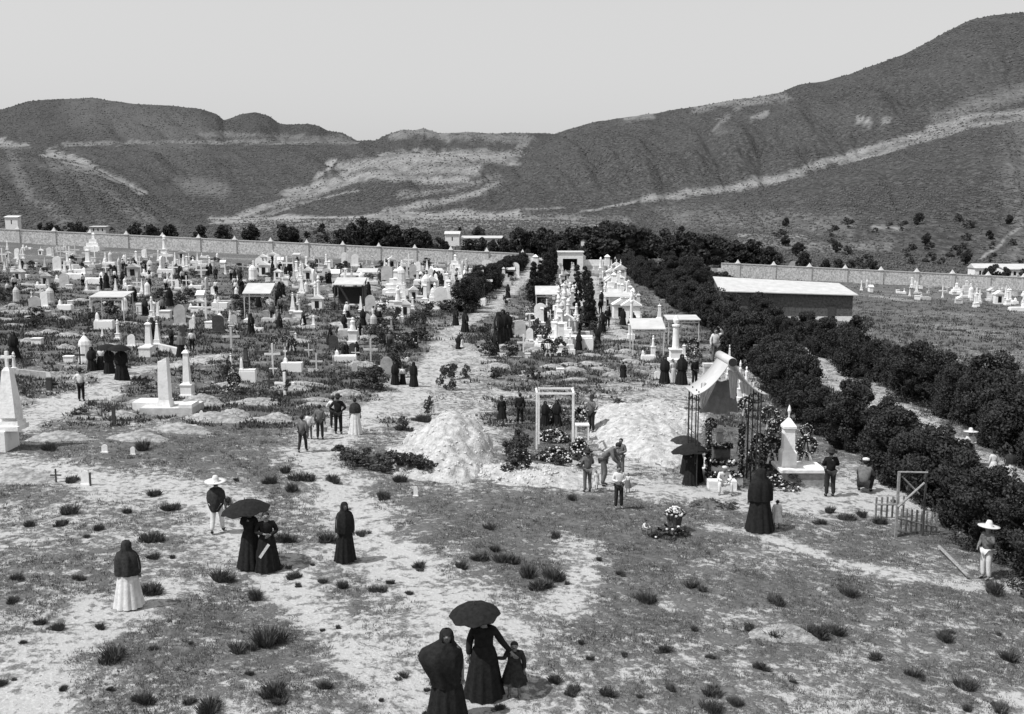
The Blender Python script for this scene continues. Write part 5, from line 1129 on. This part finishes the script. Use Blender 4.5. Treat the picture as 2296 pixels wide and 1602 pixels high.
def umbrella(t, off, hgt_, rad, label, tilt=(0, 0), m='black'):
    s = t.scale[2]; p = t.matrix_basis @ Vector(off); u = thing('umbrella', label, 'umbrella', p, t.rotation_euler.z); u.rotation_euler = (tilt[0], tilt[1], t.rotation_euler.z)
    b = MB(); vs = [(0, 0, hgt_)]; fs = []; NR = 5; NS = 32; D = rad * .42
    for i in range(1, NR + 1):
        q = i / NR
        for k in range(NS):
            a = 2 * math.pi * k / NS; sc_ = 1 - .07 * q * abs(math.sin(4 * a)) ; z = hgt_ - D * q ** 1.9 - (.03 * q * (1 - abs(math.cos(4 * a))) * -1)
            vs.append((rad * q * sc_ * math.cos(a), rad * q * sc_ * math.sin(a), z))
    fs += [(0, 1 + k, 1 + (k + 1) % NS) for k in range(NS)]
    for i in range(NR - 1):
        for k in range(NS): fs.append((1 + i * NS + k, 1 + (i + 1) * NS + k, 1 + (i + 1) * NS + (k + 1) % NS, 1 + i * NS + (k + 1) % NS))
    n = len(vs); vs2 = vs + [(x, y, z - .012) for x, y, z in vs]; b.add(vs2, fs + [tuple(q + n for q in f[::-1]) for f in fs]); b.obj('canopy', m, u, True)
    MB().tube([(0, 0, -.08), (0, 0, hgt_ + .07)], .011).obj('shaft', 'darkwood', u); MB().torus((.03, 0, -.08), .03, .009, 12, 5).obj('handle', 'darkwood', u)
    for k in range(8):
        a = math.pi / 4 * k; MB().tube([(0, 0, hgt_ - .32), (rad * .55 * math.cos(a), rad * .55 * math.sin(a), hgt_ - D * .32 - .02)], .005, 4).obj('rib', 'iron', u)
    return u
P_ = person; BK = math.pi
# foreground
P_(1003, 1622, 1412, 'person wrapped from head to foot in a dark cloak, nearest to the camera', 'cloak', .1, 'stand', top='black', low='black', fat=1.12)
t = P_(1085, 1563, 1378, 'person in long black dress under a black umbrella holding the child by the hand', 'dress', BK + .1, 'hold', top='black', low='black', fat=1.22)
t.rotation_euler.z = 0; t['label'] = 'person in long black dress under a black umbrella holding the child by the hand'
umbrella(t, (-.12, -.02, 1.38), .5, .50, 'open black umbrella over the person beside the small child', (.12, -.06))
P_(1153, 1562, 1441, 'small child in a dark knee length coat holding a hand', 'girl', 0, 'holdkid', top='dark', low='dark', fat=1.28)
P_(290, 1360, 1213, 'person in dark head shawl and white pleated skirt walking away at the left', 'shawl', BK, top='dark', low='lightcloth', fat=1.12)
t = P_(563, 1272, 1140, 'person in long black dress, left of the pair under the dark umbrella', 'dress', BK - .3, 'umbr', top='black', low='black', fat=1.12)
umbrella(t, (.12, -.1, 1.3), .5, .64, 'wide dark umbrella held over the pair in black', (-.05, .08))
P_(600, 1279, 1150, 'person in black dress with light fan, right of the pair under the umbrella', 'dress', .35, 'arms', top='black', low='black', fat=1.15)
q = gp(600, 1279); s_ = q.y / F; f = MB().box((0, 0, 0), (.07, .02, .42), tilt=(0, .6, 0)).mesh('paper_roll', 'lightcloth'); thing('paper_roll', 'light rolled paper held by the right one of the pair', 'paper', (q.x + .02, q.y - .34, q.z + (1279 - 1222) * s_), 0, None, 1, f)
P_(775, 1259, 1127, 'person alone in long black dress and black head shawl, right of the pair', 'shawl', .5, top='black', low='black', fat=.95)
P_(488, 1195, 1070, 'person in dark poncho, white trousers and wide pale hat', 'poncho', BK, 'walk', top='dark', low='lightcloth', hat='sombrero', fat=1.05)
# the group of boys
P_(679, 1014, 932, 'boy in grey jacket seen from behind, nearest of the walking group', 'man', BK - .2, 'walk', top='midcloth', low='dark')
P_(694, 985, 925, 'small child in white shirt behind the grey jacketed boy', 'man', BK, top='lightcloth', low='midcloth')
P_(718, 986, 908, 'boy in grey shirt carrying a small can', 'man', BK, 'stand', top='midcloth', low='dark')
q = gp(729, 976); c_ = MB().lathe([(.09, 0), (.11, .2)], 12); c_.torus((0, 0, .2), .1, .008, 14, 4, arc=2 * math.pi); thing('can', 'small metal can carried by the boy in grey shirt', 'can', (q.x, q.y, q.z + .15), 0, None, 1, c_.mesh('can', 'grey'))
P_(759, 974, 882, 'person in dark suit and dark hat, tallest of the walking group', 'man', BK, 'hip', top='black', low='black', hat='hat')
P_(748, 960, 889, 'person in white shirt mostly hidden behind the dark suited one', 'man', BK, 'hip', top='lightcloth', low='dark')
P_(797, 974, 893, 'person with dark wrap and long white skirt at the end of the walking group', 'wrap', BK, top='dark', low='lightcloth')
P_(1125, 955, 887, 'child in dark dress and dark hat near the big earth heap', 'girl', .3, top='black', low='black', hat='hat')
P_(1166, 951, 882, 'person in dark suit standing left of the white frame', 'man', BK, top='black', low='black')
P_(1222, 955, 900, 'left dark person seen through the open white frame', 'shawl', .3, top='black', low='black', fat=1.1); P_(1248, 955, 898, 'right dark person seen through the open white frame', 'shawl', -.4, top='black', low='black', fat=1.15); P_(1236, 950, 902, 'person in pale blouse between the dark pair inside the frame', 'dress', 0, top='lightcloth', low='black')
P_(886, 863, 811, 'person in black shawl and dress left on the sandy path bend', 'shawl', .2, top='black', low='black'); P_(903, 862, 822, 'small person in white blouse between two black-dressed people on the path', 'wrap', 0, top='lightcloth', low='black')
P_(928, 867, 812, 'person in black shawl and dress right on the sandy path bend', 'shawl', BK, top='black', low='black'); P_(842, 868, 828, 'small child in white with a pale hat at the path side', 'man', 0, top='lightcloth', low='lightcloth', hat='sombrero')
P_(1397, 858, 812, 'child in dark clothes on top of the pale earth heap', 'girl', BK, top='black', low='black')
P_(1326, 970, 884, 'person in dark hat and grey jacket with arms raised to the face', 'man', -.9, 'umbr', top='midcloth', low='dark', hat='hat')
P_(1317, 1104, 1005, 'person in grey clothes and wide hat standing left of the working group', 'man', BK + .3, 'arms', top='midcloth', low='midcloth', hat='hat')
P_(1352, 1090, 995, 'person bending forward in grey clothes in the working group', 'man', 1.3, 'bend', top='midcloth', low='midcloth')
P_(1391, 1068, 984, 'person in grey shirt standing upright behind the bending one', 'man', -.5, 'arms', top='midcloth', low='midcloth')
P_(1387, 1141, 1046, 'boy in white shirt and dark trousers standing before the working group', 'man', .1, 'arms', top='lightcloth', low='dark')
P_(1337, 1097, 1056, 'small child in white between the hatted one and the bending one', 'girl', .3, top='lightcloth', low='lightcloth'); P_(1408, 1105, 1062, 'small child in pale clothes right of the white shirted boy', 'girl', -.4, top='lightcloth', low='midcloth')
t = P_(1548, 1088, 1008, 'person in long black dress under the umbrella left of the pavilion', 'dress', BK - .4, 'umbr', top='black', low='black', fat=1.15); umbrella(t, (.05, -.1, 1.25), .5, .72, 'black umbrella left of the pavilion posts', (.05, .1))
t = P_(1562, 1080, 1003, 'second person in black beside the pavilion posts', 'shawl', .5, top='black', low='black', fat=1.1); 
t = P_(1538, 1062, 990, 'third person in black, behind the umbrella by the pavilion', 'dress', BK, 'umbr', top='black', low='black'); umbrella(t, (.05, -.1, 1.3), .45, .6, 'smaller grey-black umbrella behind the lower one at the pavilion', (0, -.1), 'dark')
P_(1622, 1106, 1046, 'person in white clothes and hat sitting before the flower covered tomb', 'man', 0, 'sit', top='lightcloth', low='lightcloth', hat='cap')
MBq = gp(1622, 1100); thing('stone_seat', 'pale stone block under the person sitting at the pavilion', 'block', (MBq.x, MBq.y + .1, MBq.z), 0, None, 1, MB().bb(-.5, .5, 0, .4, -.2, .3).mesh('stone_seat', 'white'))
P_(1702, 1190, 1051, 'person in full black hooded shawl standing before the pavilion', 'shawl', BK + .2, top='black', low='black', fat=1.18)
P_(1741, 1186, 1122, 'small child in white beside the black hooded person', 'girl', BK, top='lightcloth', low='lightcloth', fat=1.1)
P_(1860, 1114, 1004, 'person in dark suit and flat hat seen from behind by the plinth', 'man', BK, 'arms', top='black', low='dark', hat='hat', fat=1.08)
P_(1937, 1104, 1032, 'person squatting in a grey jacket and pale cap near the hedge', 'man', BK - .5, 'squat', top='midcloth', low='dark', hat='cap')
P_(2209, 1300, 1171, 'person in wide white hat and pale trousers before the hedge at the right', 'man', -1.2, 'umbr', top='midcloth', low='lightcloth', hat='sombrero')
P_(1446, 1200, 1166, 'small child in white shirt sitting in the grass beside the cut greenery', 'man', .8, 'sit', top='lightcloth', low='midcloth', hat=None)
P_(1603, 815, 738, 'person in white shirt with one arm raised on top of a grave', 'man', .2, 'armup', top='lightcloth', low='midcloth')
for a in ((1490, 860, 800, 'left person in black of the trio by the pale blocks', 'shawl', 'black', 'black'), (1508, 858, 806, 'person in white dress within the dark trio', 'dress', 'lightcloth', 'lightcloth'), (1528, 863, 795, 'middle person in long black cloak by the pale blocks', 'shawl', 'black', 'black'), (1557, 862, 803, 'person in dark suit right of the black cloaked trio', 'man', 'black', 'dark')): P_(a[0], a[1], a[2], a[3], a[4], rnd.uniform(-.6, .6), top=a[5], low=a[6], fat=1.1)
P_(183, 900, 824, 'person with white waistcoat back and dark trousers alone on the left path', 'man', BK, 'hip', top='lightcloth', low='black', hat='hat')
for a in ((207, 832, 778, 'leftmost person in black under the far left umbrella group', 'shawl', 'black', 'black'), (228, 830, 780, 'person in white blouse within the umbrella group', 'dress', 'lightcloth', 'black'), (246, 838, 780, 'person in black in the middle of the umbrella group', 'shawl', 'black', 'black'), (274, 852, 778, 'rightmost person in black of the umbrella group', 'shawl', 'black', 'black')):
    t = P_(a[0], a[1], a[2], a[3], a[4], rnd.uniform(-.5, .5), top=a[5], low=a[6], fat=1.15)
    if a[0] in (246, 274): umbrella(t, (0, -.2, 1.25), .55, .58, 'black umbrella of the dark group, %s one' % ('left' if a[0] == 246 else 'right'), (.05, .05))
P_(33, 805, 745, 'person in black shawl at the far left edge above the white post', 'shawl', 0, top='black', low='black', fat=1.1)
for a in ((1022, 730, 690, 'left person in black where the path narrows', 'shawl', 'black', 'black'), (1043, 745, 697, 'right person in black where the path narrows', 'shawl', 'black', 'black'), (1028, 783, 752, 'person in black beside the child in white on the path', 'shawl', 'black', 'black'), (1037, 785, 758, 'small child in a white dress beside the path', 'girl', 'lightcloth', 'lightcloth'), (1118, 770, 700, 'left one of the tall dark trio right of the path', 'shawl', 'black', 'black'), (1128, 765, 695, 'middle one of the tall dark trio right of the path', 'shawl', 'black', 'black'), (1138, 758, 700, 'right one of the tall dark trio right of the path', 'shawl', 'black', 'black'), (1112, 790, 745, 'dark person before the tall trio right of the path', 'shawl', 'black', 'black'), (770, 800, 772, 'child in black left before the square pillar monument', 'girl', 'black', 'black'), (777, 800, 768, 'person bending in black by the square pillar monument', 'dress', 'black', 'black'), (800, 797, 766, 'person in dark clothes at the foot of the square pillar', 'shawl', 'black', 'black'), (1350, 745, 700, 'dark dressed person among the right tombs path, left', 'shawl', 'black', 'black'), (1362, 735, 690, 'person in dark coat under a pale hat between the tombs', 'man', 'black', 'black'), (1298, 785, 745, 'person in black right of the central white row', 'shawl', 'black', 'black'), (1300, 760, 718, 'person in dark suit right of the central white row', 'man', 'black', 'dark'), (1340, 770, 735, 'person in black walking up the right tomb path', 'shawl', 'black', 'black'), (1222, 725, 690, 'person in black before the small square canopy', 'shawl', 'black', 'black'), (1248, 730, 692, 'person in dark coat right under the small canopy', 'man', 'black', 'black')):
    P_(a[0], a[1], a[2], a[3], a[4], rnd.uniform(-3, 3), top=a[5], low=a[6], fat=1.15)
t = P_(2172, 1045, 962, 'person in white blouse and dark skirt on the bright avenue', 'dress', .2, 'arms', top='lightcloth', low='midcloth', hat='sombrero', fat=1.05)
P_(2262, 1085, 1008, 'person in dark top and white skirt on the bright avenue', 'wrap', BK, top='dark', low='lightcloth', fat=1.05); P_(2140, 1050, 990, 'person in long white dress on the avenue by the hedge', 'dress', BK, top='lightcloth', low='lightcloth')
P_(2225, 1075, 1010, 'person in white dress left of the white skirted one', 'dress', BK, top='lightcloth', low='lightcloth')
t = P_(2112, 850, 806, 'person in dark clothes under an umbrella behind the far hedge row', 'shawl', 0, top='black', low='black'); umbrella(t, (0, -.1, 1.2), .6, .8, 'dark umbrella showing above the far right hedge row'); P_(2138, 850, 804, 'person in pale clothes beside the umbrella behind the far hedge row', 'dress', 0, top='lightcloth', low='lightcloth', hat='sombrero')
for i in range(84):
    x = rnd.choice([rnd.uniform(20, 1150), rnd.uniform(250, 900)]); y = rnd.choice([rnd.uniform(595 + .02 * x, 640), rnd.uniform(600 + .02 * x, 690)])
    w_, tp = rnd.choice([('shawl', 'black'), ('shawl', 'black'), ('man', 'dark'), ('dress', 'black'), ('man', 'lightcloth')])
    P_(x, y, 0, 'small distant dark figure among the far tombs', w_, rnd.uniform(-3, 3), group='distant people among the far tombs', top=tp, low='black', h=rnd.uniform(1.5, 1.75), fat=1.15)
for i in range(22):
    x = rnd.uniform(300, 960); P_(x, rnd.uniform(700, 800), 0, 'small dark figure visiting the near left graves', rnd.choice(['shawl', 'man', 'dress']), rnd.uniform(-3, 3), group='visitors among the near left graves', top=rnd.choice(['black', 'dark', 'midcloth', 'lightcloth']), low='black', h=rnd.uniform(1.3, 1.65), fat=1.1)
for i in range(16):
    x = rnd.uniform(1345, 1425); y = rnd.uniform(640, 745); P_(x, y, 0, 'distant dark figure between the right-hand tombs', rnd.choice(['shawl', 'man']), rnd.uniform(-3, 3), group='distant people between the right-hand tombs', top='black', low='black', h=1.6, fat=1.1)
# ---------------------------------------------------------------- labels of look-alikes: their order in the picture
def ordinal(n): return '%d%s' % (n, 'th' if 10 <= n % 100 <= 20 else {1: 'st', 2: 'nd', 3: 'rd'}.get(n % 10, 'th'))
bpy.context.view_layer.update(); G = {}
for o in sc.objects:
    if o.parent is None and 'group' in o and 'label' in o: G.setdefault((o['group'], o['label']), []).append(o)
for (g, l), os_ in G.items():
    if len(os_) < 2: continue
    pos = [(float(proj(*o.location)[0]), o) for o in os_]; pos.sort(key=lambda q: q[0])
    far_row = 'row' in g or 'path' in g
    if far_row: pos.sort(key=lambda q: q[1].location.y)
    for i, (_, o) in enumerate(pos): o['label'] = '%s, %s %s' % (l, ordinal(i + 1), 'from the near end' if far_row else 'from the left')
